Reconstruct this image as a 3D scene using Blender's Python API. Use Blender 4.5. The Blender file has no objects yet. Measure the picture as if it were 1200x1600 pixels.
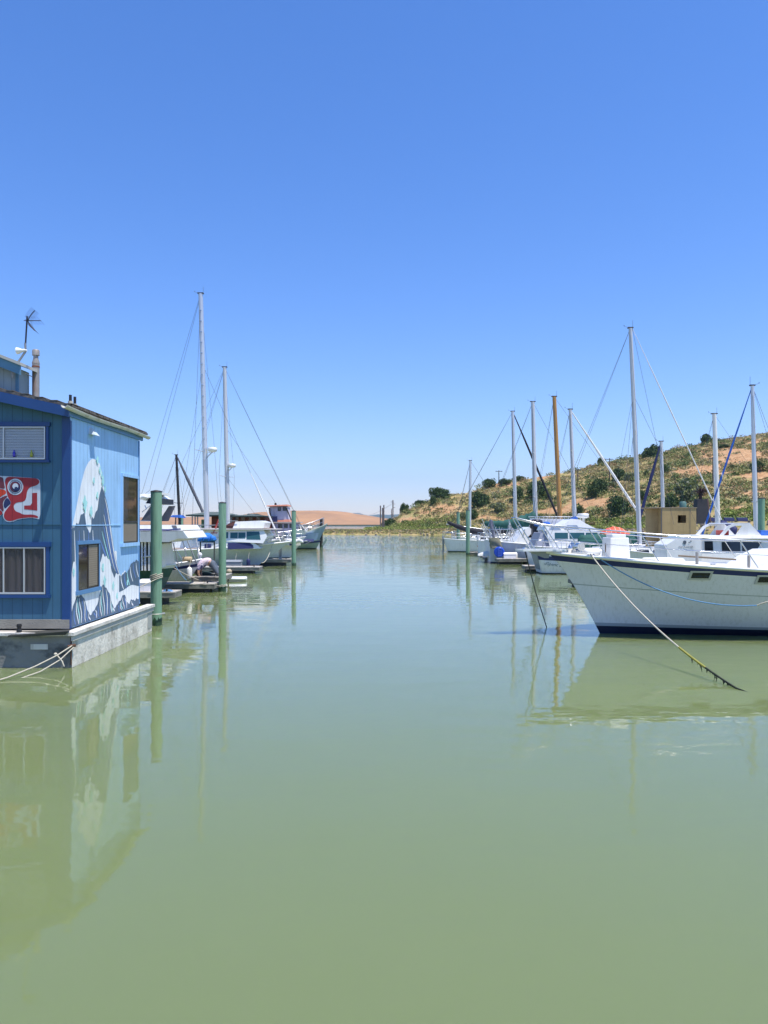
import bpy, math, random
import numpy as np
from mathutils import Vector, Matrix
from mathutils.geometry import tessellate_polygon
R = math.radians
random.seed(7)
S = bpy.context.scene
HAZE_D = 0.00011
COL = S.collection

# ------------------------------------------------------------------ camera, world, sun, exposure
CAM_H = 2.7; FPX = 1200.0; HOR = 818.0
cam_d = bpy.data.cameras.new("camera"); cam = bpy.data.objects.new("camera", cam_d); COL.objects.link(cam)
cam.location = (0, 0, CAM_H); cam.rotation_euler = (R(90), 0, 0)
cam_d.sensor_width = 36; cam_d.sensor_fit = 'AUTO'; cam_d.lens = 27.0
cam_d.shift_y = (HOR - 800) / 1600.0
cam_d.clip_start = 0.1; cam_d.clip_end = 60000
S.camera = cam
S.render.resolution_x = 768; S.render.resolution_y = 1024

SUN = Vector((0.30, -0.185, 1.0)).normalized()
sun_el = math.asin(SUN.z); sun_az = math.atan2(SUN.x, SUN.y)
w = bpy.data.worlds.new("World"); S.world = w; w.use_nodes = True
nt = w.node_tree; nt.nodes.clear()
sky = nt.nodes.new('ShaderNodeTexSky'); sky.sky_type = 'NISHITA'; sky.sun_disc = False
sky.sun_elevation = sun_el; sky.sun_rotation = sun_az
sky.air_density = 1.0; sky.dust_density = 0.15; sky.ozone_density = 3.0; sky.altitude = 0
hsv = nt.nodes.new('ShaderNodeHueSaturation'); hsv.inputs['Saturation'].default_value = 1.25
bgn = nt.nodes.new('ShaderNodeBackground'); bgn.inputs[1].default_value = 0.15
wo = nt.nodes.new('ShaderNodeOutputWorld')
tin = nt.nodes.new('ShaderNodeMix'); tin.data_type = 'RGBA'; tin.blend_type = 'MULTIPLY'; tin.inputs['Factor'].default_value = 1.0; tin.inputs['B'].default_value = (.97, .90, 1.14, 1)
nt.links.new(sky.outputs[0], hsv.inputs['Color']); nt.links.new(hsv.outputs[0], tin.inputs['A']); nt.links.new(tin.outputs['Result'], bgn.inputs[0]); nt.links.new(bgn.outputs[0], wo.inputs[0])
sl = bpy.data.lights.new("sun", 'SUN'); sl.energy = 5.0; sl.angle = R(0.53); sl.color = (1.0, 0.955, 0.89)
so = bpy.data.objects.new("sun", sl); COL.objects.link(so)
so.rotation_euler = SUN.to_track_quat('Z', 'Y').to_euler(); so.location = (20, -10, 60)
S.view_settings.view_transform = 'Standard'; S.view_settings.look = 'None'
S.view_settings.exposure = 0.36; S.view_settings.gamma = 1.0
S.cycles.max_bounces = 8; S.cycles.transparent_max_bounces = 12
S.cycles.caustics_reflective = False; S.cycles.caustics_refractive = False
S.cycles.sample_clamp_indirect = 4.0

# ------------------------------------------------------------------ helpers
def Wp(px, py, D): return Vector(((px - 600) * D / FPX, D, CAM_H + (HOR - py) * D / FPX))
def lin(c):
    return tuple(((v / 255) / 12.92 if v / 255 <= 0.04045 else (((v / 255) + 0.055) / 1.055) ** 2.4) for v in c)

def setp(o, label=None, cat=None, group=None, kind=None):
    if label: o['label'] = label
    if cat: o['category'] = cat
    if group: o['group'] = group
    if kind: o['kind'] = kind
    return o

def thing(name, label, cat, loc=(0, 0, 0), yaw=0.0, group=None):
    o = bpy.data.objects.new(name, None); COL.objects.link(o)
    o.location = loc; o.rotation_euler = (0, 0, yaw); o.empty_display_size = .3
    return setp(o, label, cat, group)

class MB:
    def __init__(s, off=(0, 0, 0)):
        s.v = []; s.f = []; s.m = []; s.s = []; s.off = Vector(off)
    def add(s, vs, fs, mi=0, sm=False):
        n = len(s.v); s.v += [tuple(v) for v in vs]
        for f in fs:
            s.f.append([i + n for i in f]); s.m.append(mi); s.s.append(sm)
    def box(s, x0, x1, y0, y1, z0, z1, mi=0):
        v = [(x0,y0,z0),(x1,y0,z0),(x1,y1,z0),(x0,y1,z0),(x0,y0,z1),(x1,y0,z1),(x1,y1,z1),(x0,y1,z1)]
        s.add(v, [(0,3,2,1),(4,5,6,7),(0,1,5,4),(1,2,6,5),(2,3,7,6),(3,0,4,7)], mi)
    def hexa(s, v8, mi=0):
        s.add(v8, [(0,3,2,1),(4,5,6,7),(0,1,5,4),(1,2,6,5),(2,3,7,6),(3,0,4,7)], mi)
    def bar(s, p0, p1, w_, h_, mi=0, up=(0, 0, 1)):
        p0 = Vector(p0); p1 = Vector(p1); d = (p1 - p0).normalized(); up = Vector(up)
        a = d.cross(up)
        if a.length < 1e-3: a = d.cross(Vector((1, 0, 0)))
        a.normalize(); b = a.cross(d).normalized()
        a *= w_ / 2; b *= h_ / 2
        s.hexa([p0-a-b, p0+a-b, p1+a-b, p1-a-b, p0-a+b, p0+a+b, p1+a+b, p1-a+b], mi)
    def tube(s, pts, r, n=8, mi=0, cap=True, sm=True):
        pts = [Vector(p) for p in pts]
        rr = r if isinstance(r, (list, tuple)) else [r] * len(pts)
        rings = []; prev = None
        for i, p in enumerate(pts):
            d = (pts[min(i + 1, len(pts) - 1)] - pts[max(i - 1, 0)]).normalized()
            if prev is None:
                a = d.cross(Vector((0, 0, 1)))
                if a.length < 1e-3: a = d.cross(Vector((0, 1, 0)))
            else:
                a = prev - d * prev.dot(d)
            a.normalize(); prev = a; b = d.cross(a)
            rings.append([p + (a * math.cos(2*math.pi*k/n) + b * math.sin(2*math.pi*k/n)) * rr[i] for k in range(n)])
        s.loft(rings, mi, cap, sm)
    def loft(s, rings, mi=0, cap=True, sm=True, closed=True):
        n = len(rings[0]); vs = [p for r_ in rings for p in r_]; fs = []
        for i in range(len(rings) - 1):
            for k in range(n if closed else n - 1):
                k2 = (k + 1) % n
                fs.append((i*n+k, i*n+k2, (i+1)*n+k2, (i+1)*n+k))
        s.add(vs, fs, mi, sm)
        if cap:
            s.add(rings[0], [tuple(reversed(range(n)))], mi); s.add(rings[-1], [tuple(range(n))], mi)
    def lathe(s, c, prof, n=20, mi=0, axis=(0, 0, 1), sm=True):
        c = Vector(c); ax = Vector(axis).normalized()
        a = ax.cross(Vector((0, 0, 1)))
        if a.length < 1e-3: a = Vector((1, 0, 0))
        a.normalize(); b = ax.cross(a)
        rings = [[c + ax * z + (a*math.cos(2*math.pi*k/n) + b*math.sin(2*math.pi*k/n)) * max(r_, 1e-4) for k in range(n)] for r_, z in prof]
        s.loft(rings, mi, True, sm)
    def ell(s, c, r, mi=0, n=16, m=10, sm=True):
        rings = []
        for i in range(m + 1):
            t = math.pi * i / m
            rings.append([(c[0] + r[0]*math.sin(t)*math.cos(2*math.pi*k/n), c[1] + r[1]*math.sin(t)*math.sin(2*math.pi*k/n), c[2] - r[2]*math.cos(t)) for k in range(n)])
        s.loft(rings, mi, False, sm)
    def prism(s, pts, vec, mi=0):
        pts = [Vector(p) for p in pts]; vec = Vector(vec); n = len(pts)
        tris = tessellate_polygon([pts])
        s.add(pts, [tuple(t) for t in tris], mi)
        s.add([p + vec for p in pts], [tuple(reversed(t)) for t in tris], mi)
        s.add(pts + [p + vec for p in pts], [(i, (i+1) % n, (i+1) % n + n, i + n) for i in range(n)], mi)
    def poly(s, pts, mi=0):
        pts = [Vector(p) for p in pts]
        s.add(pts, [tuple(t) for t in tessellate_polygon([pts])], mi)
    def build(s, name, mats, parent=None, loc=None):
        me = bpy.data.meshes.new(name)
        off = s.off
        me.from_pydata([(v[0]-off[0], v[1]-off[1], v[2]-off[2]) for v in s.v], [], s.f)
        if not isinstance(mats, (list, tuple)): mats = [mats]
        for m in mats: me.materials.append(m)
        me.polygons.foreach_set('material_index', s.m); me.polygons.foreach_set('use_smooth', s.s)
        me.validate(); me.update()
        o = bpy.data.objects.new(name, me); COL.objects.link(o)
        if parent: o.parent = parent
        if loc: o.location = loc
        return o

def solo(mb, name, mats, label, cat, group=None, kind=None):
    o = mb.build(name, mats); o.location = mb.off
    return setp(o, label, cat, group, kind)
def struct(mb, name, mats):
    o = mb.build(name, mats); o.location = mb.off; o['kind'] = 'structure'; return o

def text_into(b, txt, size, org, xd, yd, nd, mi=0, shear=0.0, depth=0.0, font_scale=1.0):
    cu = bpy.data.curves.new('lettering', 'FONT'); cu.body = txt; cu.size = size; cu.shear = shear; cu.extrude = depth; cu.resolution_u = 2
    ob = bpy.data.objects.new('lettering', cu); COL.objects.link(ob)
    dg = bpy.context.evaluated_depsgraph_get(); dg.update()
    me = bpy.data.meshes.new_from_object(ob.evaluated_get(dg))
    org, xd, yd, nd = Vector(org), Vector(xd), Vector(yd), Vector(nd)
    vs = [org + xd * v.co.x * font_scale + yd * v.co.y + nd * v.co.z for v in me.vertices]
    b.add(vs, [tuple(p.vertices) for p in me.polygons], mi)
    bpy.data.objects.remove(ob); bpy.data.curves.remove(cu); bpy.data.meshes.remove(me)

# ------------------------------------------------------------------ materials
_M = {}
def mat(name, col, rough=.5, metal=0.0, var=.12, sc=3.0, bump=0.0, bsc=30.0, stretch=(1, 1, 1), dirt=None, dirt_amt=0.0, dsc=2.0, dstretch=(1, 1, .15), spec=.5, coat=0.0):
    if name in _M: return _M[name]
    m = bpy.data.materials.new(name); m.use_nodes = True; t = m.node_tree; N = t.nodes; L = t.links
    p = N['Principled BSDF']; p.inputs['Roughness'].default_value = rough; p.inputs['Metallic'].default_value = metal
    p.inputs['Specular IOR Level'].default_value = spec; p.inputs['Coat Weight'].default_value = coat
    tc = N.new('ShaderNodeTexCoord'); geo = N.new('ShaderNodeNewGeometry')
    mp = N.new('ShaderNodeMapping'); mp.inputs['Scale'].default_value = stretch; L.new(geo.outputs['Position'], mp.inputs['Vector'])
    nz = N.new('ShaderNodeTexNoise'); nz.inputs['Scale'].default_value = sc; nz.inputs['Detail'].default_value = 5; L.new(mp.outputs[0], nz.inputs['Vector'])
    mx = N.new('ShaderNodeMix'); mx.data_type = 'RGBA'
    c = Vector(col[:3]); lo = c * (1 - var * 1.3); hi = c * (1 + var)
    mx.inputs['A'].default_value = (*lo, 1); mx.inputs['B'].default_value = (min(hi[0], .95), min(hi[1], .95), min(hi[2], .95), 1)
    L.new(nz.outputs['Fac'], mx.inputs['Factor']); out = mx.outputs['Result']
    if dirt is not None:
        mp2 = N.new('ShaderNodeMapping'); mp2.inputs['Scale'].default_value = dstretch; L.new(geo.outputs['Position'], mp2.inputs['Vector'])
        n2 = N.new('ShaderNodeTexNoise'); n2.inputs['Scale'].default_value = dsc; n2.inputs['Detail'].default_value = 8; n2.inputs['Roughness'].default_value = .65
        L.new(mp2.outputs[0], n2.inputs['Vector'])
        rp = N.new('ShaderNodeValToRGB'); rp.color_ramp.elements[0].position = .5; rp.color_ramp.elements[1].position = .72
        rp.color_ramp.elements[1].color = (dirt_amt,) * 3 + (1,); L.new(n2.outputs['Fac'], rp.inputs[0])
        m2 = N.new('ShaderNodeMix'); m2.data_type = 'RGBA'; m2.inputs['B'].default_value = (*dirt, 1)
        L.new(rp.outputs[0], m2.inputs['Factor']); L.new(out, m2.inputs['A']); out = m2.outputs['Result']
    L.new(out, p.inputs['Base Color'])
    if bump:
        n3 = N.new('ShaderNodeTexNoise'); n3.inputs['Scale'].default_value = bsc; n3.inputs['Detail'].default_value = 4; L.new(mp.outputs[0], n3.inputs['Vector'])
        bp = N.new('ShaderNodeBump'); bp.inputs['Strength'].default_value = bump; bp.inputs['Distance'].default_value = .02
        L.new(n3.outputs['Fac'], bp.inputs['Height']); L.new(bp.outputs[0], p.inputs['Normal'])
    _M[name] = m; return m

def siding(name, col, axis, pitch=.2, rough=.6, var=.1):
    """painted grooved plywood siding; grooves every `pitch` metres along world axis"""
    m = mat(name, col, rough, var=var, sc=2.0, dirt=tuple(v*.62 for v in col), dirt_amt=.5, dsc=5, dstretch=(1, 1, .2))
    t = m.node_tree; N = t.nodes; L = t.links; p = N['Principled BSDF']
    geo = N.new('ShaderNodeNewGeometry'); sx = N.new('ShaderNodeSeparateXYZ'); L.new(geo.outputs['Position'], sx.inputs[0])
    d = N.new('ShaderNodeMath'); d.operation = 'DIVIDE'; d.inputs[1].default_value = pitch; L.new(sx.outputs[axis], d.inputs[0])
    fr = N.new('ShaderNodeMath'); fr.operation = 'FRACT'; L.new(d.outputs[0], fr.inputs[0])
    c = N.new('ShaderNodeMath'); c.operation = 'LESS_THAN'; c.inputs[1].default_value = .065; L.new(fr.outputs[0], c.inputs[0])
    n = N.new('ShaderNodeTexNoise'); n.inputs['Scale'].default_value = 40; n.inputs['Detail'].default_value = 3
    mp = N.new('ShaderNodeMapping'); mp.inputs['Scale'].default_value = (1, 1, .12); L.new(geo.outputs['Position'], mp.inputs['Vector']); L.new(mp.outputs[0], n.inputs['Vector'])
    h = N.new('ShaderNodeMath'); h.operation = 'MULTIPLY_ADD'; h.inputs[1].default_value = -1.0; L.new(c.outputs[0], h.inputs[0])
    h2 = N.new('ShaderNodeMath'); h2.operation = 'MULTIPLY'; h2.inputs[1].default_value = .25; L.new(n.outputs['Fac'], h2.inputs[0]); L.new(h2.outputs[0], h.inputs[2])
    bp = N.new('ShaderNodeBump'); bp.inputs['Strength'].default_value = .5; bp.inputs['Distance'].default_value = .008
    L.new(h.outputs[0], bp.inputs['Height']); L.new(bp.outputs[0], p.inputs['Normal'])
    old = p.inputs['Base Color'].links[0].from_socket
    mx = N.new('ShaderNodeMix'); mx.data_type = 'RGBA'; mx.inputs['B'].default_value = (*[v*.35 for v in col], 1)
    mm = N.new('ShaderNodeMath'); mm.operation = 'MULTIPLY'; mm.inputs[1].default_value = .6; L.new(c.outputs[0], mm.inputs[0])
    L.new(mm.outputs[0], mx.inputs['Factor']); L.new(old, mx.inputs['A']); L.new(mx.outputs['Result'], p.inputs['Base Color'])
    return m

def glass(name, tint=(.02, .03, .035), alpha=.5):
    if name in _M: return _M[name]
    m = bpy.data.materials.new(name); m.use_nodes = True; t = m.node_tree; N = t.nodes; L = t.links
    p = N['Principled BSDF']; p.inputs['Base Color'].default_value = (*tint, 1); p.inputs['Roughness'].default_value = .04
    p.inputs['IOR'].default_value = 1.5
    if alpha < 1:
        p.inputs['Alpha'].default_value = alpha
    nz = N.new('ShaderNodeTexNoise'); nz.inputs['Scale'].default_value = 1.3
    bp = N.new('ShaderNodeBump'); bp.inputs['Strength'].default_value = .05; bp.inputs['Distance'].default_value = .05
    L.new(nz.outputs['Fac'], bp.inputs['Height']); L.new(bp.outputs[0], p.inputs['Normal'])
    _M[name] = m; return m

WHITE = mat('gelcoat_white', (.78, .78, .75), .3, var=.05, sc=1.5, dirt=(.45, .42, .36), dirt_amt=.35, dsc=3)
CREAM = mat('deck_cream', (.78, .76, .68), .5, var=.06, sc=2, dirt=(.45, .4, .32), dirt_amt=.4, dsc=2, dstretch=(1, 1, 1))
ALU = mat('mast_aluminium', (.62, .63, .64), .38, .55, var=.08, sc=1.2)
ALUW = mat('mast_painted', (.56, .57, .58), .4, .25, var=.06, sc=1.2)
STEEL = mat('stainless_steel', (.62, .62, .62), .22, 1.0, var=.05)
WIRE = mat('rigging_wire', (.12, .12, .125), .5, .6, var=.05)
WOODM = mat('varnished_spruce', (.42, .21, .05), .35, var=.18, sc=3, stretch=(1, 1, .2))
NAVY = mat('navy_paint', (.012, .024, .13), .3, var=.15, sc=2, dirt=(.06, .09, .2), dirt_amt=.35)
BLACK = mat('black_rubber', (.015, .015, .016), .6, var=.2)
DGLASS = glass('tinted_window', (.012, .016, .02), 1.0)
TGLASS = glass('teal_window', (.03, .1, .11), 1.0)
BLUEC = mat('blue_canvas', (.012, .10, .42), .8, var=.25, sc=6, bump=.5, bsc=9)
GREENC = mat('green_canvas', (.01, .085, .07), .8, var=.25, sc=6, bump=.5, bsc=9)
BLACKC = mat('black_canvas', (.015, .014, .022), .8, var=.25, sc=6, bump=.6, bsc=9)
NAVYC = mat('navy_canvas', (.014, .02, .09), .7, var=.2, sc=5, bump=.3, bsc=9)
BROWNC = mat('brown_canvas', (.09, .03, .025), .8, var=.2, sc=5)
SAILW = mat('sailcloth', (.72, .71, .68), .8, var=.08, sc=6)
WOOD = mat('weathered_planks', (.46, .42, .36), .85, var=.3, sc=5, bump=.5, bsc=18, stretch=(.3, 2, 1), dirt=(.12, .1, .08), dirt_amt=.7, dsc=3, dstretch=(1, 1, 1))
WOODD = mat('wet_timber', (.045, .045, .035), .7, var=.3, sc=4)
PILE = mat('pile_green', (.19, .34, .225), .62, var=.12, sc=3, stretch=(6, 6, .4), dirt=(.10, .17, .12), dirt_amt=.8, dsc=3, dstretch=(6, 6, .5))
PILEB = mat('pile_algae', (.03, .07, .035), .5, var=.35, sc=10)
ROPE = mat('rope_pale', (.5, .46, .36), .9, var=.25, sc=30, bump=.5, bsc=80)
ROPEB = mat('rope_blue', (.12, .27, .46), .9, var=.25, sc=30)
RED = mat('red_plastic', (.5, .035, .025), .5, var=.1)
ORANGE = mat('orange_red_cover', (.75, .09, .03), .6, var=.25, sc=5)
TAN = mat('tan_fabric', (.45, .34, .2), .8, var=.15)
GREY = mat('grey_paint', (.25, .27, .29), .5, var=.12)
DGREY = mat('dark_grey_canvas', (.10, .105, .125), .8, var=.12)
TERRA = mat('terracotta', (.4, .13, .05), .7, var=.15)

# ------------------------------------------------------------------ haze-free distance: water, sky
def water_mat():
    m = bpy.data.materials.new('murky_green_water'); m.use_nodes = True; t = m.node_tree; N = t.nodes; L = t.links
    p = N['Principled BSDF']; p.inputs['Roughness'].default_value = .012; p.inputs['IOR'].default_value = 1.37
    geo = N.new('ShaderNodeNewGeometry')
    n0 = N.new('ShaderNodeTexNoise'); n0.inputs['Scale'].default_value = .09; n0.inputs['Detail'].default_value = 3; L.new(geo.outputs['Position'], n0.inputs['Vector'])
    mx = N.new('ShaderNodeMix'); mx.data_type = 'RGBA'; mx.inputs['A'].default_value = (.148, .184, .076, 1); mx.inputs['B'].default_value = (.166, .204, .086, 1)
    L.new(n0.outputs['Fac'], mx.inputs['Factor']); L.new(mx.outputs['Result'], p.inputs['Base Color'])
    p.inputs['Subsurface Weight'].default_value = 1.0; p.inputs['Subsurface Radius'].default_value = (1.2, 1.5, .8); p.inputs['Subsurface Scale'].default_value = .8
    def layer(scale, stretch, det, rot=0):
        mp = N.new('ShaderNodeMapping'); mp.inputs['Scale'].default_value = stretch; mp.inputs['Rotation'].default_value = (0, 0, R(rot)); L.new(geo.outputs['Position'], mp.inputs['Vector'])
        n = N.new('ShaderNodeTexNoise'); n.inputs['Scale'].default_value = scale; n.inputs['Detail'].default_value = det; n.inputs['Roughness'].default_value = .5
        L.new(mp.outputs[0], n.inputs['Vector']); return n.outputs['Fac']
    a = layer(1.0, (.55, 1.2, 1), 2.0, 8); b = layer(3.6, (.6, 1.15, 1), 2.0, -12)
    mul = N.new('ShaderNodeMath'); mul.operation = 'MULTIPLY'; mul.inputs[1].default_value = .3; L.new(b, mul.inputs[0])
    # calm streaks / ruffled patches
    pch = layer(.06, (.5, 1.5, 1), 3, 5)
    rp = N.new('ShaderNodeMapRange'); rp.inputs[1].default_value = .35; rp.inputs[2].default_value = .65; rp.inputs[3].default_value = .45; rp.inputs[4].default_value = 1.3; L.new(pch, rp.inputs[0])
    ad = N.new('ShaderNodeMath'); ad.operation = 'ADD'; L.new(a, ad.inputs[0]); L.new(mul.outputs[0], ad.inputs[1])
    mm = N.new('ShaderNodeMath'); mm.operation = 'MULTIPLY'; L.new(ad.outputs[0], mm.inputs[0]); L.new(rp.outputs[0], mm.inputs[1])
    bp = N.new('ShaderNodeBump'); bp.inputs['Strength'].default_value = 1.0; bp.inputs['Distance'].default_value = .0105
    sy = N.new('ShaderNodeSeparateXYZ'); L.new(geo.outputs['Position'], sy.inputs[0])
    r2 = N.new('ShaderNodeMapRange'); r2.inputs[1].default_value = 36; r2.inputs[2].default_value = 105; r2.inputs[3].default_value = 1.0; r2.inputs[4].default_value = 12; L.new(sy.outputs['Y'], r2.inputs[0])
    r4 = N.new('ShaderNodeMapRange'); r4.inputs[1].default_value = 200; r4.inputs[2].default_value = 400; r4.inputs[3].default_value = 1.0; r4.inputs[4].default_value = 3.0; L.new(sy.outputs['Y'], r4.inputs[0])
    m5 = N.new('ShaderNodeMath'); m5.operation = 'MULTIPLY'; L.new(r4.outputs[0], m5.inputs[0]); L.new(r2.outputs[0], m5.inputs[1])
    m3 = N.new('ShaderNodeMath'); m3.operation = 'MULTIPLY'; L.new(mm.outputs[0], m3.inputs[0]); L.new(m5.outputs[0], m3.inputs[1])
    L.new(m3.outputs[0], bp.inputs['Height']); L.new(bp.outputs[0], p.inputs['Normal'])
    return m
b = MB(); b.add([(-9000, -60, 0), (9000, -60, 0), (9000, 14000, 0), (-9000, 14000, 0)], [(0, 1, 2, 3)])
struct(b, 'water', [water_mat()])
# ------------------------------------------------------------------ floating house
HX, HY0, HY1 = -6.1, 14.9, 19.1
def FP(px, py, d=0.0):            # a point of the front wall given in photo pixels
    return Vector(((px-600)*HY0/FPX, HY0 - d, CAM_H + (HOR-py)*HY0/FPX))
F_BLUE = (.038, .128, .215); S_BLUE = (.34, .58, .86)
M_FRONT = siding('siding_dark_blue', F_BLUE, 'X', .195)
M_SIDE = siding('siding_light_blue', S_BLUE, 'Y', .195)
M_TRIM = mat('trim_royal_blue', (.009, .055, .195), .45, var=.12, sc=2)
M_TRIM2 = mat('trim_mid_blue', (.10, .24, .45), .5, var=.12, sc=2)
M_ALUF = mat('window_aluminium', (.55, .56, .56), .4, .5, var=.05)
M_ROOF = mat('roof_shingle', (.12, .105, .09), .9, var=.4, sc=14, bump=.8, bsc=20)
M_GUT = mat('gutter_cream', (.62, .6, .5), .5, var=.1, dirt=(.25, .2, .14), dirt_amt=.7, dsc=4)
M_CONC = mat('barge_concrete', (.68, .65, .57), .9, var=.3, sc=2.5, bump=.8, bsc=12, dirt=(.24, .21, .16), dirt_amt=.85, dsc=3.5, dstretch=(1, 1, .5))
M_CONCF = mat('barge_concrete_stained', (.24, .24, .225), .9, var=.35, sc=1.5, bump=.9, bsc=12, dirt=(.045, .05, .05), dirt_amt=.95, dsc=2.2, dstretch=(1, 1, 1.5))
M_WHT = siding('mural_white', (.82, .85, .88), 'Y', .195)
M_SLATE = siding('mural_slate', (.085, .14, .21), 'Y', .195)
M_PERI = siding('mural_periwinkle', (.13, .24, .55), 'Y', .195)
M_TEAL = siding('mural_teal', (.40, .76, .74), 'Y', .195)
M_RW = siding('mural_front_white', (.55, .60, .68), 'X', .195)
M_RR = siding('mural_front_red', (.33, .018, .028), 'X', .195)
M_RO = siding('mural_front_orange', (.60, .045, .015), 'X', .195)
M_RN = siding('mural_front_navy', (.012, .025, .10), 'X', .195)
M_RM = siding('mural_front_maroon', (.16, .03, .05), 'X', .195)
M_BLIND = mat('window_blind', (.78, .80, .85), .6, var=.05)
M_CURT = mat('dark_curtain', (.11, .10, .105), .9, var=.35, sc=2, stretch=(8, 1, .5))
M_ROOM = mat('room_dark', (.02, .018, .016), .9)
M_PANE = glass('pane_clear', (.02, .02, .02), .14)
M_TANSH = mat('roller_shade_tan', (.22, .18, .13), .8, var=.1)

HL = (-9.1, 17.0, 0)
house = thing('floating_house', 'two storey blue floating house with painted murals on a concrete barge', 'house', HL)
b = MB(HL); zE = 4.92
prof = [(-12.1, .66), (HX, .66), (HX, zE), (-9.1, zE + .66), (-12.1, zE)]
b.prism([(x, HY0, z) for x, z in prof], (0, HY1 - HY0, 0), 0)
# front in dark blue, others light: assign by normal afterwards
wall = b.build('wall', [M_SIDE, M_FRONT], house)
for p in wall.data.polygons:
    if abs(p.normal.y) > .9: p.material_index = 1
# roof, two slabs
b = MB(HL)
sl_ = .66 / 3.0
def roofz(x): return zE + .03 + (.66 - abs(x + 9.1) * sl_)
for sx in (1, -1):
    xe = -9.1 + sx * 3.10
    pts = [(-9.1, roofz(-9.1)), (xe, roofz(xe)), (xe, roofz(xe) + .05), (-9.1, roofz(-9.1) + .06)]
    if sx < 0: pts = [(x - .004, z) for x, z in pts]
    b.prism([(x, HY0 - .23, z) for x, z in pts], (0, HY1 - HY0 + .45, 0), 0)
# shingle courses
for i in range(11):
    x = -9.1 + 3.07 - i * .28
    b.bar((x, HY0 - .235, roofz(x) + .058), (x, HY1 + .225, roofz(x) + .058), .14, .014, 0)
random.seed(3)
y = HY0 - .2
while y < HY1 + .2:
    ww = random.uniform(.07, .14); b.box(-6.00, -5.965 + random.uniform(0, .02), y, y + ww - .012, roofz(-6.0) + .008, roofz(-6.0) + .03 + random.uniform(0, .035)); y += ww
b.build('roof', M_ROOF, house)
# rake boards (front) & fascia (side)
b = MB(HL)
for sx in (1, -1):
    xe = -9.1 + sx * 3.09
    pts = [(-9.1, roofz(-9.1) - .004), (xe, roofz(xe) - .004), (xe, roofz(xe) - .2), (-9.1, roofz(-9.1) - .2)]
    b.prism([(x, HY0 - .27, z) for x, z in pts], (0, .045, 0), 0)
b.build('rake_board', [M_TRIM], house)
b = MB(HL); zf = roofz(-6.02) - .01
b.box(-6.085, -6.055, HY0 - .2, HY1 + .2, zf - .15, zf, 0)
b.box(-6.099, -6.086, HY0 - .2, HY1 + .2, zf - .15, zf - .13, 0)
b.build('fascia', [M_TRIM2], house)
# gutter: half-round trough sagging towards the far end
b = MB(HL); rings = []
for i in range(15):
    t = i / 14; y = HY0 - .52 + t * (HY1 - HY0 + .95); sag = -.02 * math.sin(t * 6) - .03 * t
    c = (-5.992, y, zf + .0 + sag)
    rings.append([(c[0] + .062 * math.cos(a), c[1], c[2] + .062 * math.sin(a)) for a in [math.pi + math.pi * k / 8 for k in range(9)]] +
                 [(c[0] + .052 * math.cos(a), c[1], c[2] + .052 * math.sin(a)) for a in [2 * math.pi - math.pi * k / 8 for k in range(9)]])
b.loft(rings, 0, True, False)
b.build('gutter', M_GUT, house)
# corner trim, flashing lines, skirt
b = MB(HL)
b.box(HX - .135, HX + .012, HY0 - .028, HY0 + .0, .66, 4.78, 0)
b.box(HX + .002, HX + .022, HY0 - .026, HY0 + .05, .66, 4.70, 0)
b.build('corner_board', M_TRIM, house)
b = MB(HL)
b.box(-12.1, HX - .14, HY0 - .016, HY0, 2.675, 2.70, 0)
b.box(HX, HX + .014, HY0 + .06, HY1 - 1.32, 2.655, 2.675, 1)
b.box(HX, HX + .014, HY1 - .2, HY1 - .02, 2.655, 2.675, 1)
b.build('flashing', [M_FRONT, M_SIDE], house)
b = MB(HL); b.box(HX - .04, HX + .02, HY1 - .03, HY1 + .02, .7, 4.75, 0); b.build('corner_board', M_TRIM2, house)
M_SKIRT = mat('skirt_weathered', (.26, .25, .21), .9, var=.25, sc=4, bump=.5)
b = MB(HL); b.box(-12.12, HX + .01, HY0 - .03, HY0 - .001, .665, .84, 0); b.build('skirt_board', M_SKIRT, house)
# barge
b = MB(HL)
b.box(-12.4, -5.85, 14.4, 19.35, -.6, .60, 0)
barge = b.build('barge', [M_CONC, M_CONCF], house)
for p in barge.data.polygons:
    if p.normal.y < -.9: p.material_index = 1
M_LEDGE = mat('ledge_board', (.66, .63, .57), .8, var=.2, sc=3, bump=.4, dirt=(.2, .17, .12), dirt_amt=.6, dsc=4)
b = MB(HL)
b.box(-5.99, -5.79, 14.33, 19.42, .60, .665, 0)
b.box(-9.2, -6.0, 14.33, 14.5, .60, .655, 0); b.box(-12.4, -9.21, 14.34, 14.52, .60, .65, 0)
b.build('ledge', [M_LEDGE], house)
b = MB(HL)   # side rub strip below the ledge
b.box(-5.85, -5.815, 14.36, 19.4, .50, .585, 0); b.build('rub_strip', [mat('rub_strip_white', (.48, .47, .43), .7, var=.2, sc=4)], house)
b = MB(HL)   # broken dark plank on the front ledge
b.hexa([(-7.0, 14.26, .585), (-5.93, 14.28, .63), (-5.95, 14.5, .63), (-6.9, 14.5, .60), (-6.98, 14.26, .62), (-5.85, 14.27, .70), (-5.93, 14.5, .70), (-6.9, 14.5, .66)], 0)
b.build('broken_plank', WOODD, house)
b = MB(HL)   # deck of the barge (between wall and ledge)
b.box(-12.38, -5.995, 14.5, 14.9, .60, .63, 0); b.build('side_deck', [WOOD], house)
b = MB(HL); b.lathe((-6.85, 14.42, .655), [(.045, 0), (.05, .05), (.035, .09), (.05, .12), (.04, .16)], 12); b.build('bollard', BLACK, house)
b = MB(HL); b.box(-6.62, -6.30, 14.385, 14.40, .34, .44, 0); b.build('patch_board', [M_LEDGE], house)
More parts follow.
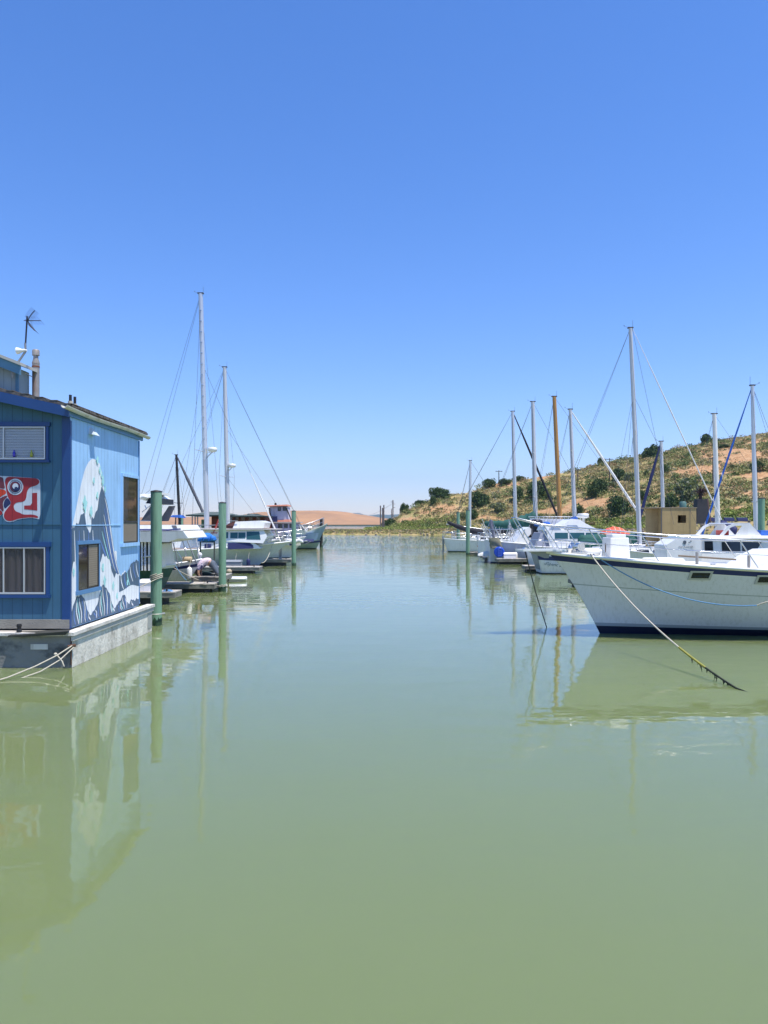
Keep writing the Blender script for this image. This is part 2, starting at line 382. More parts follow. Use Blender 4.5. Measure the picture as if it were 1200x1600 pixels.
b = MB(HL); b.tube([(-5.86, 14.385, .56), (-5.86, 14.385, .05)], .015, 6); b.tube([(-5.90, 14.33, .40), (-5.78, 14.40, .42)], .03, 8); b.build('cleat', mat('rusty_iron', (.1, .05, .03), .9, var=.4, sc=20), house)
# front murals: red head with an eye
def fpoly(b, pts, mi, d, k=110/1200):
    b.poly([FP(x * k, 730 + y * k, d) for x, y in pts], mi)
def smooth(pts, n=2):
    for _ in range(n):
        q = []
        for i in range(len(pts)):
            a, c = pts[i], pts[(i+1) % len(pts)]
            q += [(a[0]*.75+c[0]*.25, a[1]*.75+c[1]*.25), (a[0]*.25+c[0]*.75, a[1]*.25+c[1]*.75)]
        pts = q
    return pts
b = MB(HL)
fpoly(b, smooth([(55,150),(200,158),(640,188),(690,235),(690,560),(688,890),(620,880),(540,862),(330,885),(200,938),(100,930),(50,850),(55,775),(0,840),(-200,900),(-500,880),(-700,600),(-500,200),(-200,140)],1), 0, .004)
fpoly(b, smooth([(75,158),(300,170),(560,184),(650,200),(678,240),(660,290),(600,320),(500,345),(460,420),(450,540),(400,592),(290,598),(235,640),(240,715),(280,758),(340,775),(400,812),(560,803),(655,835),(650,872),(560,852),(330,872),(200,922),(110,912),(65,850),(75,775),(125,705),(205,612),(140,520),(110,400)]), 1, .007)
fpoly(b, [(550,440),(635,437),(638,742),(560,730),(415,718),(415,655),(520,650),(548,610)], 1, .007)
fpoly(b, smooth([(-420,205),(-200,155),(48,155),(70,260),(92,372),(20,362),(-200,330),(-420,330)],1), 4, .007)
fpoly(b, smooth([(-420,350),(-200,345),(0,372),(96,388),(112,450),(40,485),(0,520),(-420,560)],1), 2, .007)
fpoly(b, smooth([(70,590),(100,540),(132,520),(198,612),(140,660),(88,712),(62,660)],1), 3, .007)
fpoly(b, smooth([(-420,580),(0,535),(60,498),(118,480),(130,505),(70,560),(50,620),(60,690),(70,735),(50,760),(0,700),(-420,700)],1), 4, .007)
fpoly(b, smooth([(-420,720),(0,720),(50,775),(40,800),(0,825),(-200,880),(-420,860)],1), 1, .007)
def circ(b, cx, cy, r, mi, d, sq=1.0): fpoly(b, [(cx + r*math.cos(a), cy + r*sq*math.sin(a)) for a in [2*math.pi*k/28 for k in range(28)]], mi, d)
circ(b, 265, 335, 136, 0, .010, 1.03); circ(b, 265, 335, 112, 3, .0125, 1.03); circ(b, 265, 335, 102, 0, .015, 1.03)
circ(b, 265, 335, 92, 3, .0175, 1.03); circ(b, 262, 335, 84, 2 if False else 4, .020); circ(b, 275, 345, 66, 3, .0225); circ(b, 272, 325, 50, 0, .025); circ(b, 285, 362, 28, 3, .0275)
b.build('painted_head', [M_RW, M_RR, M_RO, M_RN, M_RM], house)
# side mural: plain rolling swells in white, slate and teal
def SPt(y, z, d): return (HX + d, y, z)
b = MB(HL)
def band(f_top, f_bot, y0, y1, mi, d, n=60):
    ys = [y0 + (y1 - y0) * i / n for i in range(n + 1)]
    for i in range(n):
        a0, a1, c0, c1 = f_bot(ys[i]), f_bot(ys[i+1]), f_top(ys[i]), f_top(ys[i+1])
        if c0 > a0 + .002 or c1 > a1 + .002:
            b.add([SPt(ys[i], a0, d), SPt(ys[i+1], a1, d), SPt(ys[i+1], max(c1, a1), d), SPt(ys[i], max(c0, a0), d)], [(0, 1, 2, 3)], mi)
bell = lambda y, c, w_, h: h * math.exp(-((y - c) / w_) ** 2)
y0_, y1_ = HY0 + .06, HY1 - .03
lo_ = lambda y: .68
def ribbon(pts, w_, mi, d):
    for i in range(len(pts) - 1):
        (ya, za), (yb, zb) = pts[i], pts[i+1]; f0 = .35 + .65 * math.sin(math.pi * (i + .3) / len(pts)); f1 = .35 + .65 * math.sin(math.pi * (i + 1.3) / len(pts))
        dy, dz = yb - ya, zb - za; l = math.hypot(dy, dz) or 1; ny, nz = -dz / l, dy / l
        b.add([SPt(ya - ny * w_ * f0, za - nz * w_ * f0, d), SPt(yb - ny * w_ * f1, zb - nz * w_ * f1, d), SPt(yb + ny * w_ * f1, zb + nz * w_ * f1, d), SPt(ya + ny * w_ * f0, za + nz * w_ * f0, d)], [(0, 1, 2, 3)], mi)
# broad white upper swell, with a foamy edge
def edge(y, a=1.0): return a * (.05 * math.sin(y * 13) + .022 * math.sin(y * 31 + 1))
top1 = lambda y: 2.0 + 2.05 * math.exp(-(abs(y - 16.2) / (1.12 if y < 16.2 else .78)) ** 2.8) + edge(y, .5) * (1.4 if y > 16.2 else .25)
band(top1, lo_, y0_, y1_ - 1.55, 0, .004, 150)
# slate trough right of it, falling in one long slope
top2 = lambda y: 1.35 + 2.25 / (1 + math.exp((y - 17.2) * 4.6)) + edge(y, .25)
bot2 = lambda y: 1.0
band(lambda y: top2(y) if y > 16.75 else min(top2(y), 2.75 + max(0, y - 16.1) * 1.5 + edge(y, 1.3)), bot2, 16.0, 17.95, 1, .007, 110)
band(lambda y: 2.72 + .16 * math.sin(y * 7) + edge(y, 1.3), bot2, y0_, 16.01, 1, .0072, 90)
yf = lambda z: 17.2 + math.log(max(2.25 / max(z - 1.35, .02) - 1, 1e-3)) / 4.6
for k, off in enumerate([.07, .15, .24, .34, .46, .60, .76]):
    zt_ = 3.35 - off * 1.35; zb_ = 1.45 + off * .5
    pts = [(yf(zt_ + (zb_ - zt_) * s) - off * (1 - .35 * s), zt_ + (zb_ - zt_) * s) for s in [i / 22 for i in range(23)]]
    ribbon([p for p in pts if p[0] < 17.8], .020 if k % 2 else .028, [0, 2, 2, 0, 2, 3, 2][k], .0098)
for k in range(5):
    yk = 15.1 + k * .24; t = min(2.66, top2(yk)); 
    ribbon([(yk + .16 * s * s + .03 * math.sin(s * 5), t - .1 - (t - 1.15) * s) for s in [i / 12 for i in range(13)]], .024, 2 if k % 2 else 0, .0098)
# white middle roll
top3 = lambda y: 1.42 + bell(y, 16.75, .42, .62) + bell(y, 17.9, .5, .12) + bell(y, 15.1, .18, .5) + edge(y, 1.1)
band(top3, lo_, y0_, y1_, 0, .0122, 160)
# far blue ripple with pale bands
top4 = lambda y: 1.50 + bell(y, 18.8, .5, .30) + edge(y, .5)
band(top4, lambda y: 1.12 + bell(y, 18.5, .5, .1), 17.65, y1_, 1, .0146, 60)
for i in range(6):
    ribbon([(17.75 + i * .22 + .2 * s * s, 1.52 + bell(17.8 + i * .22, 18.8, .5, .22) - .36 * s) for s in [j / 8 for j in range(9)]], .024, [0, 2, 3, 0, 2, 0][i], .017)
# bottom swells
bt = [(15.35, .42, .55), (16.7, .45, .62), (17.9, .35, .28), (18.7, .4, .12)]
tops = lambda y: .74 + max(bell(y, c, w_, h) for c, w_, h in bt) + edge(y, .7)
band(tops, lo_, y0_, y1_, 1, .0146, 200)
k = 0; yk = y0_ + .08
while yk < y1_ - .15:
    hh = tops(yk); k += 1
    if hh > .86: ribbon([(yk + .10 * s + .025 * math.sin(s * 6 + k), hh - .04 - (hh - .74) * s) for s in [i / 10 for i in range(11)]], .020, [0, 2, 0, 3, 0, 2][k % 6], .017)
    yk += .105 + .03 * math.sin(k * 2.1)
random.seed(11)
def blob(y, z, r, mi, d):
    n = 26; ph = random.uniform(0, 6)
    b.poly([SPt(y + r * (1 + .22 * math.sin(5 * a + ph) + .16 * math.sin(9 * a)) * math.cos(a), z + r * 1.5 * (1 + .25 * math.sin(4 * a + ph) + .1 * math.sin(11 * a)) * math.sin(a), d) for a in [2*math.pi*k/n for k in range(n)]], mi)
for y, z, r in [(16.62, 3.62, .07), (16.45, 3.85, .05), (16.3, 4.05, .06), (16.75, 3.45, .05), (16.55, 3.75, .04), (16.1, 3.6, .045), (15.62, 3.1, .10), (15.95, 2.95, .07), (16.3, 3.3, .05), (16.62, 1.75, .06), (16.72, 1.45, .07), (17.25, 1.3, .06), (15.05, 1.75, .05), (18.2, 1.3, .05), (17.5, 1.05, .05)]:
    blob(y, z, r, 3, .0195)
b.build('wave_mural', [M_WHT, M_SLATE, M_PERI, M_TEAL], house)
# windows
def front_window(pl, pr, pt, pb, trim, split, kind_):
    tx0, tx1, tt, tb = trim
    f = MB(HL)
    A = FP(tx0, tt); C = FP(tx1, tb); a = FP(pl, pt); c = FP(pr, pb)
    f.box(A.x, C.x + .03, HY0 - .055, HY0, a.z + .01, A.z, 0); f.box(A.x, C.x + .02, HY0 - .06, HY0, C.z, c.z - .01, 0)
    f.box(c.x + .01, C.x, HY0 - .04, HY0, c.z - .009, a.z + .009, 0); f.box(A.x, a.x - .01, HY0 - .04, HY0, c.z - .009, a.z + .009, 0)
    w_ = f.build('window', M_TRIM, house)
    f = MB(HL); t_ = .022
    f.box(a.x, c.x, HY0 - .05, HY0 - .002, a.z - t_, a.z, 0); f.box(a.x, c.x, HY0 - .05, HY0 - .002, c.z, c.z + t_ * 1.6, 0)
    f.box(c.x - t_, c.x, HY0 - .05, HY0 - .002, c.z + t_ * 1.6, a.z - t_, 0); f.box(a.x, a.x + t_, HY0 - .05, HY0 - .002, c.z + t_ * 1.6, a.z - t_, 0)
    for s in split:
        x = FP(s, pt).x; f.box(x - .012, x + .012, HY0 - .045, HY0 - .003, c.z + t_ * 1.6, a.z - t_, 0)
    f.build('frame', M_ALUF, w_)
    f = MB(HL)
    if kind_ == 'blind':
        f.box(a.x + .02, c.x - .02, HY0 - .006, HY0 - .002, c.z + .03, a.z - .02, 1)
        z = c.z + .05
        while z < a.z - .03:
            f.hexa([(a.x+.03, HY0-.020, z), (c.x-.03, HY0-.020, z), (c.x-.03, HY0-.017, z), (a.x+.03, HY0-.017, z),
                    (a.x+.03, HY0-.012, z+.026), (c.x-.03, HY0-.012, z+.026), (c.x-.03, HY0-.009, z+.026), (a.x+.03, HY0-.009, z+.026)], 0); z += .031
        f.build('blind', [M_BLIND, M_ROOM], w_)
    else:
        f.box(a.x + .02, c.x - .02, HY0 - .006, HY0 - .002, c.z + .03, a.z - .02, 1)
        n = 90; r0 = []; r1 = []
        for i in range(n + 1):
            x = a.x + .03 + (c.x - a.x - .06) * i / n; y = HY0 - .017 + .008 * math.sin(x * 46 + math.sin(x * 9) * 2)
            r0.append((x, y, c.z + .04)); r1.append((x, y, a.z - .03))
        f.add(r0 + r1, [(i, i+1, n+1+i+1, n+1+i) for i in range(n)], 0, True)
        f.build('curtain', [M_CURT, M_ROOM], w_)
    f = MB(HL); f.box(a.x + t_, c.x - t_, HY0 - .036, HY0 - .032, c.z + t_, a.z - t_, 0); f.build('pane', M_PANE, w_)
    return w_
wu = front_window(-75, 72, 667, 718, (-82, 77, 660, 723), [7], 'blind')
wl = front_window(-75, 72, 855, 928, (-82, 78, 847, 934), [7, 39], 'curtain')
for i, (px, c) in enumerate([(24, (.06, .04, .45)), (51, (.35, .36, .04))]):
    p = FP(px, 714); b = MB((p.x, HY0 - .033, p.z - .005)); 
    b.lathe((p.x, HY0 - .052, p.z - .0), [(.02, 0), (.026, .01), (.026, .07), (.012, .10), (.011, .125), (.014, .13)], 12)
    o = b.build('bottle', mat('bottle_%s' % ('purple' if i == 0 else 'olive'), c, .15, var=.05), None); o.location = b.off
    setp(o, ['small purple bottle on the sill of the upper front window', 'small olive yellow bottle on the sill of the upper front window'][i], 'bottle')
def side_window(ya, yb, za, zb, trimc, split_z=None, split_y=None, shade=None):
    f = MB(HL); e = .055; X = HX
    f.box(X, X + .045, ya - e, yb + e, zb, zb + e * 1.3, 0); f.box(X, X + .06, ya - e - .03, yb + e + .03, za - e * 1.5, za, 0)
    f.box(X, X + .04, ya - e, ya, za, zb, 0); f.box(X, X + .04, yb, yb + e, za, zb, 0)
    w_ = f.build('window', trimc, house)
    f = MB(HL); t_ = .018
    f.box(X, X + .034, ya, yb, zb - t_, zb - .001, 0); f.box(X, X + .034, ya, yb, za + .001, za + t_, 0)
    f.box(X, X + .034, ya + .001, ya + t_, za + t_, zb - t_, 0); f.box(X, X + .034, yb - t_, yb - .001, za + t_, zb - t_, 0)
    if split_z: f.box(X, X + .030, ya + t_, yb - t_, split_z - .02, split_z + .02, 0)
    if split_y: f.box(X, X + .030, split_y - .015, split_y + .015, za + t_, zb - t_, 0)
    f.build('frame', mat('window_bronze', (.035, .03, .028), .5, var=.1), w_)
    f = MB(HL); f.box(X + .012, X + .018, ya + t_, yb - t_, za + t_, zb - t_, 0)
    f.build('pane', glass('pane_brown', (.05, .04, .028), 1.0), w_)
    if shade:
        f = MB(HL); f.box(X + .0181, X + .0195, shade[0], shade[1], shade[2], shade[3], 0)
        if shade[4]:
            z = shade[2] + .03
            while z < shade[3]: f.box(X + .0195, X + .021, shade[0], shade[1], z, z + .008, 1); z += .045
        f.build('shade', [M_TANSH, mat('shade_slat', (.3, .26, .2), .8)], w_)
side_window(17.86, 18.92, 2.24, 3.80, M_SIDE, split_z=2.74, shade=(17.9, 18.88, 2.28, 2.72, False))
side_window(15.24, 16.34, 1.36, 2.28, M_TRIM2, split_y=15.78, shade=(15.79, 16.30, 1.40, 2.25, True))
# small vent hood on the side wall
b = MB(HL); vy, vz = 15.98, 4.58
b.hexa([(HX, vy-.13, vz-.03), (HX+.14, vy-.13, vz-.05), (HX+.14, vy+.13, vz-.05), (HX, vy+.13, vz-.03), (HX, vy-.09, vz+.10), (HX+.03, vy-.07, vz+.10), (HX+.03, vy+.07, vz+.10), (HX, vy+.09, vz+.10)], 0)
b.build('vent_hood', mat('vent_hood_pale', (.55, .62, .66), .5), house)
# rooftop dormer
D0 = 15.5
def RP(px, py, D=D0): return Wp(px, py, D)
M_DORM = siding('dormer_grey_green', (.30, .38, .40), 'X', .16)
b = MB(HL)
pts = [(-10.83, 4.9), (-7.37, 4.9), (-7.37, 5.83), (-9.1, 6.53), (-10.83, 5.83)]
b.prism([(x, 15.5, z) for x, z in pts], (0, .45, 0), 0)
dm = b.build('dormer', [M_DORM], house)
b = MB(HL)
for sx in (1, -1):
    xe = -9.1 + sx * 1.90
    f_ = lambda x: 6.58 - abs(x + 9.1) * .393
    q = [(-9.1 + (0 if sx > 0 else -.004), f_(-9.1)), (xe, f_(xe)), (xe, f_(xe) + .06), (-9.1 + (0 if sx > 0 else -.004), f_(-9.1) + .06)]
    b.prism([(x, 15.2, z) for x, z in q], (0, .8, 0), 0)
b.build('dormer_roof', [mat('dormer_roofing', (.42, .42, .38), .8, var=.2)], dm)
b = MB(HL)
for sx in (1, -1):
    xe = -9.1 + sx * 1.88
    q = [(-9.1, f_(-9.1) - .004), (xe, f_(xe) - .004), (xe, f_(xe) - .19), (-9.1, f_(-9.1) - .19)]
    b.prism([(x, 15.24, z) for x, z in q], (0, .04, 0), 0)
b.box(-7.42, -7.365, 15.46, 15.499, 4.9, 5.75, 0)
b.build('dormer_trim', [mat('dormer_trim_blue', (.09, .22, .33), .6, var=.2)], dm)
# flue and vent pipes
b = MB(HL); fx, fy = Wp(56, 600, 16.0).x, 16.0
b.tube([(fx, fy, 5.0), (fx, fy, 6.02)], .072, 14, 0); b.lathe((fx, fy, 6.02), [(.076, 0), (.078, .02), (.05, .12), (.05, .2)], 14, 0); b.lathe((fx, fy, 6.2), [(.073, 0), (.073, .1), (.06, .12)], 14, 0)
b.tube([(fx, fy, 5.95), (fx, fy, 5.98)], .077, 14, 1)
fl = b.build('flue_pipe', [mat('flue_grey', (.33, .31, .28), .6, .3, var=.3, sc=5, dirt=(.28, .07, .03), dirt_amt=.9, dsc=5), mat('rust', (.18, .06, .03), .9)], house)
b = MB(HL); b.tube([(fx, fy, 5.72), (-7.5, 15.6, 5.86)], .01, 5); b.build('flue_brace', STEEL, fl)
for px, t_ in [(110, 617), (117, 620)]:
    b = MB(HL)
    x = -6.0 - (.06 if px < 113 else .0); yy = -x * 1200 / (600 - px) if False else 15.0 + (px - 110) * .05
    x = (px - 600) * yy / 1200; b.tube([(x, yy, 4.95), (x, yy, CAM_H + (HOR - t_) * yy / 1200)], .028, 10, 0)
    b.tube([(x, yy, 4.95), (x, yy, 5.09)], .045, 10, 1)
    b.build('vent_pipe', [BLACK, M_GUT], house)
# antenna
AX = Wp(22, 575, 15.4)
ant = thing('roof_antenna', 'thin tv antenna with curved toothed arms on the roof of the blue floating house', 'antenna', tuple(AX))
b = MB(AX)
p0 = Wp(20, 578, 15.35); p1 = Wp(40, 549, 15.35); p2 = Wp(39.5, 536, 15.35); p3 = Wp(42.5, 494, 15.35)
b.tube([Wp(19, 590, 15.35), p0, p1, p2], .022, 8); b.build('bracket_arm', mat('galvanised_arm', (.3, .3, .3), .5, .5), ant)
b = MB(AX); b.tube([p2 - Vector((0, 0, .1)), p3], .017, 8); b.build('mast_pole', mat('antenna_dark', (.04, .045, .06), .5, .4), ant)
b = MB(AX); h = Wp(42, 501, 15.35)
b.tube([h - Vector((.06, 0, 0)), h + Vector((.28, 0, .0))], .008, 5)
for sg in (1, -1):
    pts = [h + Vector((.02 + .10 * s + .04 * s * s, 0, sg * (.24 * s - .04 * s * s))) for s in [i / 8 for i in range(9)]]
    b.tube(pts, .010, 5)
    for i, p in enumerate(pts[1:]): b.tube([p + Vector((-.045, -.07, .045)), p + Vector((.045, .07, -.045))], .0035, 4)
for i in range(5): 
    p = h + Vector((.05 + i * .055, 0, 0)); b.tube([p + Vector((-.04, -.08, .06)), p + Vector((.04, .08, -.06))], .0035, 4)
b.build('aerial', mat('aerial_metal', (.07, .06, .07), .5, .5), ant)
b = MB(AX); c = Wp(31, 548, 15.35)
b.lathe(c, [(.07, -.06), (.062, -.02), (.03, .05), (.035, .10), (.02, .14)], 16, 0, axis=(1, 0, .05)); b.build('horn_speaker', WHITE, ant)
# mooring rope of the house
rp = [Vector((-5.82, 14.33, .42)), Vector((-6.0, 14.1, .28)), Vector((-6.25, 13.75, .14)), Vector((-6.5, 13.3, .04)), Vector((-6.9, 12.6, -.05))]
b = MB(rp[0]); b.tube(rp, .013, 6); b.tube([rp[0] + Vector((.03, 0, -.03)), rp[1] + Vector((.06, -.02, -.08)), rp[2] + Vector((.1, 0, -.09)), rp[3] + Vector((.05, 0, -.08))], .012, 6)
b.ell(rp[1] + Vector((-.03, 0, .02)), (.035, .03, .03), 0, 8, 6); b.tube([rp[1], rp[1] + Vector((.10, -.03, -.10)), rp[1] + Vector((.14, -.03, -.2))], .012, 6)
solo(b, 'mooring_rope', ROPE, 'frayed pale rope running from the barge corner of the blue house down into the water', 'rope')

# ------------------------------------------------------------------ piles
def pile(px, pt, D, wpx, label, dark=False, ropes=True, group='green mooring piles'):
    loc = Vector(((px - 600) * D / FPX, D, 0)); r = wpx * D / FPX / 2; zt = CAM_H + (HOR - pt) * D / FPX
    t = thing('mooring_pile', label, 'pile', loc, 0, group)
    b = MB(); b.tube([(0, 0, -.8), (0, 0, zt - .03)], r, 28)
    b.build('shaft', WOODD if dark else PILE, t)
    b = MB(); b.lathe((0, 0, zt - .035), [(r + .006, 0), (r + .006, .03), (.02, .06)], 28); b.build('cap', BLACK, t)
    b = MB(); b.loft([[((r + .004) * math.cos(2*math.pi*k/28), (r + .004) * math.sin(2*math.pi*k/28), z_ if z_ < 0 else z_ + .05 * math.sin(k * 1.9) + .03 * math.sin(k * 4.3)) for k in range(28)] for z_ in (-.5, .17)]); b.build('waterline_growth', PILEB, t)
    return t
p1_ = pile(244.2, 767, 20.4, 17, 'tall green mooring pile nearest the blue house, tied with pale rope')
p2_ = pile(347.5, 785, 30.6, 11.5, 'green mooring pile standing before the long grey blue motor yacht')
p3_ = pile(459, 798, 49, 6.8, 'green mooring pile beside the purple white wheelhouse, third along the left row')
pile(502, 811, 87, 5, 'blackened timber pile at the channel end of the left row', dark=True, group='blackened piles')
pile(731, 797, 66, 6, 'green mooring pile in front of the white sailboat with black boom cover')
pile(716, 800, 78, 5, 'green mooring pile behind the stern of the farthest white sailboat on the right')
pile(1189.5, 778, 35, 10, 'green mooring pile behind the flybridge boat at the right edge of the picture')
pile(283.5, 806, 72, 5, 'green mooring pile just right of the small blue bimini')
pile(317, 812, 80, 5, 'green mooring pile under the dark green hip roof')
# hoop and rope on the nearest pile
b = MB((p1_.location.x, 20.4, .3)); px_ = p1_.location.x
pts = [(px_ + .21 * math.cos(a), 20.4 + .21 * math.sin(a), .31) for a in [2*math.pi*k/24 for k in range(25)]]
b.tube(pts, .014, 6, cap=False); b.tube([(px_ - .2, 20.3, .31), (-5.9, 19.3, .31)], .02, 6); b.box(-5.9, -5.84, 19.0, 19.34, .1, .5)
solo(b, 'pile_hoop', mat('hoop_galvanised', (.5, .5, .46), .5, .4), 'pale iron hoop holding the barge to the nearest green pile', 'mooring hoop')
def wrap(px, py, D, r, n, name, label, tail=None, m=ROPE, rr=.014):
    c = Wp(px, py, D); b = MB(c); pts = []
    for k in range(n * 20 + 1):
        a = 2 * math.pi * k / 20 - 1.2; pts.append((c.x + (r + rr) * math.cos(a), c.y + (r + rr) * math.sin(a), c.z + k * .045 / 20 + .05 * math.cos(a)))
    b.tube(pts, rr, 6)
    if tail: b.tube([pts[0]] + [tuple(q) for q in tail], rr * .9, 6)
    solo(b, name, m, label, 'rope')
wrap(244.2, 905, 20.4, .146, 3, 'mooring_rope', 'pale rope wound round the nearest green pile and led to the house', [(-6.35, 20.0, 1.05), (-6.5, 19.6, .85), (-6.08, 19.14, .72)])
wrap(347.5, 917, 30.6, .147, 2, 'mooring_rope', 'pale rope looped low round the green pile by the kneeling person', [(-6.9, 30.4, .30), (-7.2, 30.6, .38)])

# ------------------------------------------------------------------ docks
def dock(px0, px1, pyt, pyw, label, D=None, depth=1.3, group='floating dock fingers', floats=True, rails=False):
    D = D or FPX * CAM_H / (pyw - HOR)
    x0 = (px0 - 600) * D / FPX; x1 = (px1 - 600) * D / FPX; zt = CAM_H + (HOR - pyt) * D / FPX
    t = thing('dock_finger', label, 'dock', ((x0 + x1) / 2, D + depth / 2, 0), 0, group); cx = (x0 + x1) / 2; hw = (x1 - x0) / 2
    b = MB(); x = -hw; random.seed(int(px0 * 7 + pyt))
    while x < hw:
        w_ = .14; dz = random.uniform(-.006, .006)
        b.box(x + .004, min(x + w_ - .006, hw), -depth/2 - random.uniform(0, .02), depth/2, zt - .04 + dz, zt + dz); x += w_
    b.build('decking', WOOD, t)
    b = MB(); b.box(-hw, hw, -depth/2 + .005, -depth/2 + .055, zt - .2, zt - .045); b.box(-hw, hw, depth/2 - .055, depth/2 - .005, zt - .2, zt - .045)
    b.box(hw - .05, hw - .003, -depth/2 + .056, depth/2 - .056, zt - .2, zt - .045); b.box(-hw + .003, -hw + .05, -depth/2 + .056, depth/2 - .056, zt - .2, zt - .045)
    b.build('side_beam', mat('grey_beam', (.22, .21, .18), .85, var=.35, sc=4, bump=.4, stretch=(.4, 1, 2), dirt=(.07, .065, .05), dirt_amt=.8), t)
    n = max(1, int((x1 - x0) / 1.6))
    for i in range(n):
        xa = -hw + .15 + i * (2 * hw - .3) / n; xb = xa + (2 * hw - .3) / n - .25
        b = MB(); b.box(xa, xb, -depth/2 + .1, depth/2 - .1, -.25, zt - .2); b.build('float', BLACK, t)
    b = MB(); b.tube([(hw - .3, -depth/2 + .12, zt + .01), (hw - .3, -depth/2 + .12, zt + .1)], .03, 8); b.tube([(hw - .45, -depth/2 + .12, zt + .1), (hw - .15, -depth/2 + .12, zt + .1)], .022, 8)
    b.build('cleat', BLACK, t)
    return t
dock(100, 273, 925, 945, 'short plank dock finger between the nearest green pile and the green hulled boat', depth=.9)
dock(195, 335, 912, 926, 'grey plank dock finger alongside the white boat with navy stripe', depth=1.1)
dock(299, 346, 901, 912, 'plank platform on which the person bends over', D=31.2, depth=2.2)
dock(250, 405, 886, 896, 'low plank dock finger along the hull of the long grey blue yacht', depth=1.2)
dock(400, 454, 874, 884, 'dark dock finger under the bow beside the third green pile', depth=1.2)
dock(735, 770, 863, 867, 'dark dock finger beside the white sailboat with black boom cover', depth=1.2)
dock(758, 800, 871, 878, 'short dock end under the dinghy and blue ladder fender', depth=1.6)
dock(777, 990, 873, 882, 'pale striped plank dock beside the cabin boat with blue drum', depth=1.2)
dock(820, 1040, 884, 893, 'dark dock finger ending just left of the named sailboat stern', D=43.2, depth=1.0)
dock(896, 1150, 906, 918, 'shadowed dock finger behind the stem of the big navy banded cruiser', D=32.5, depth=1.0)
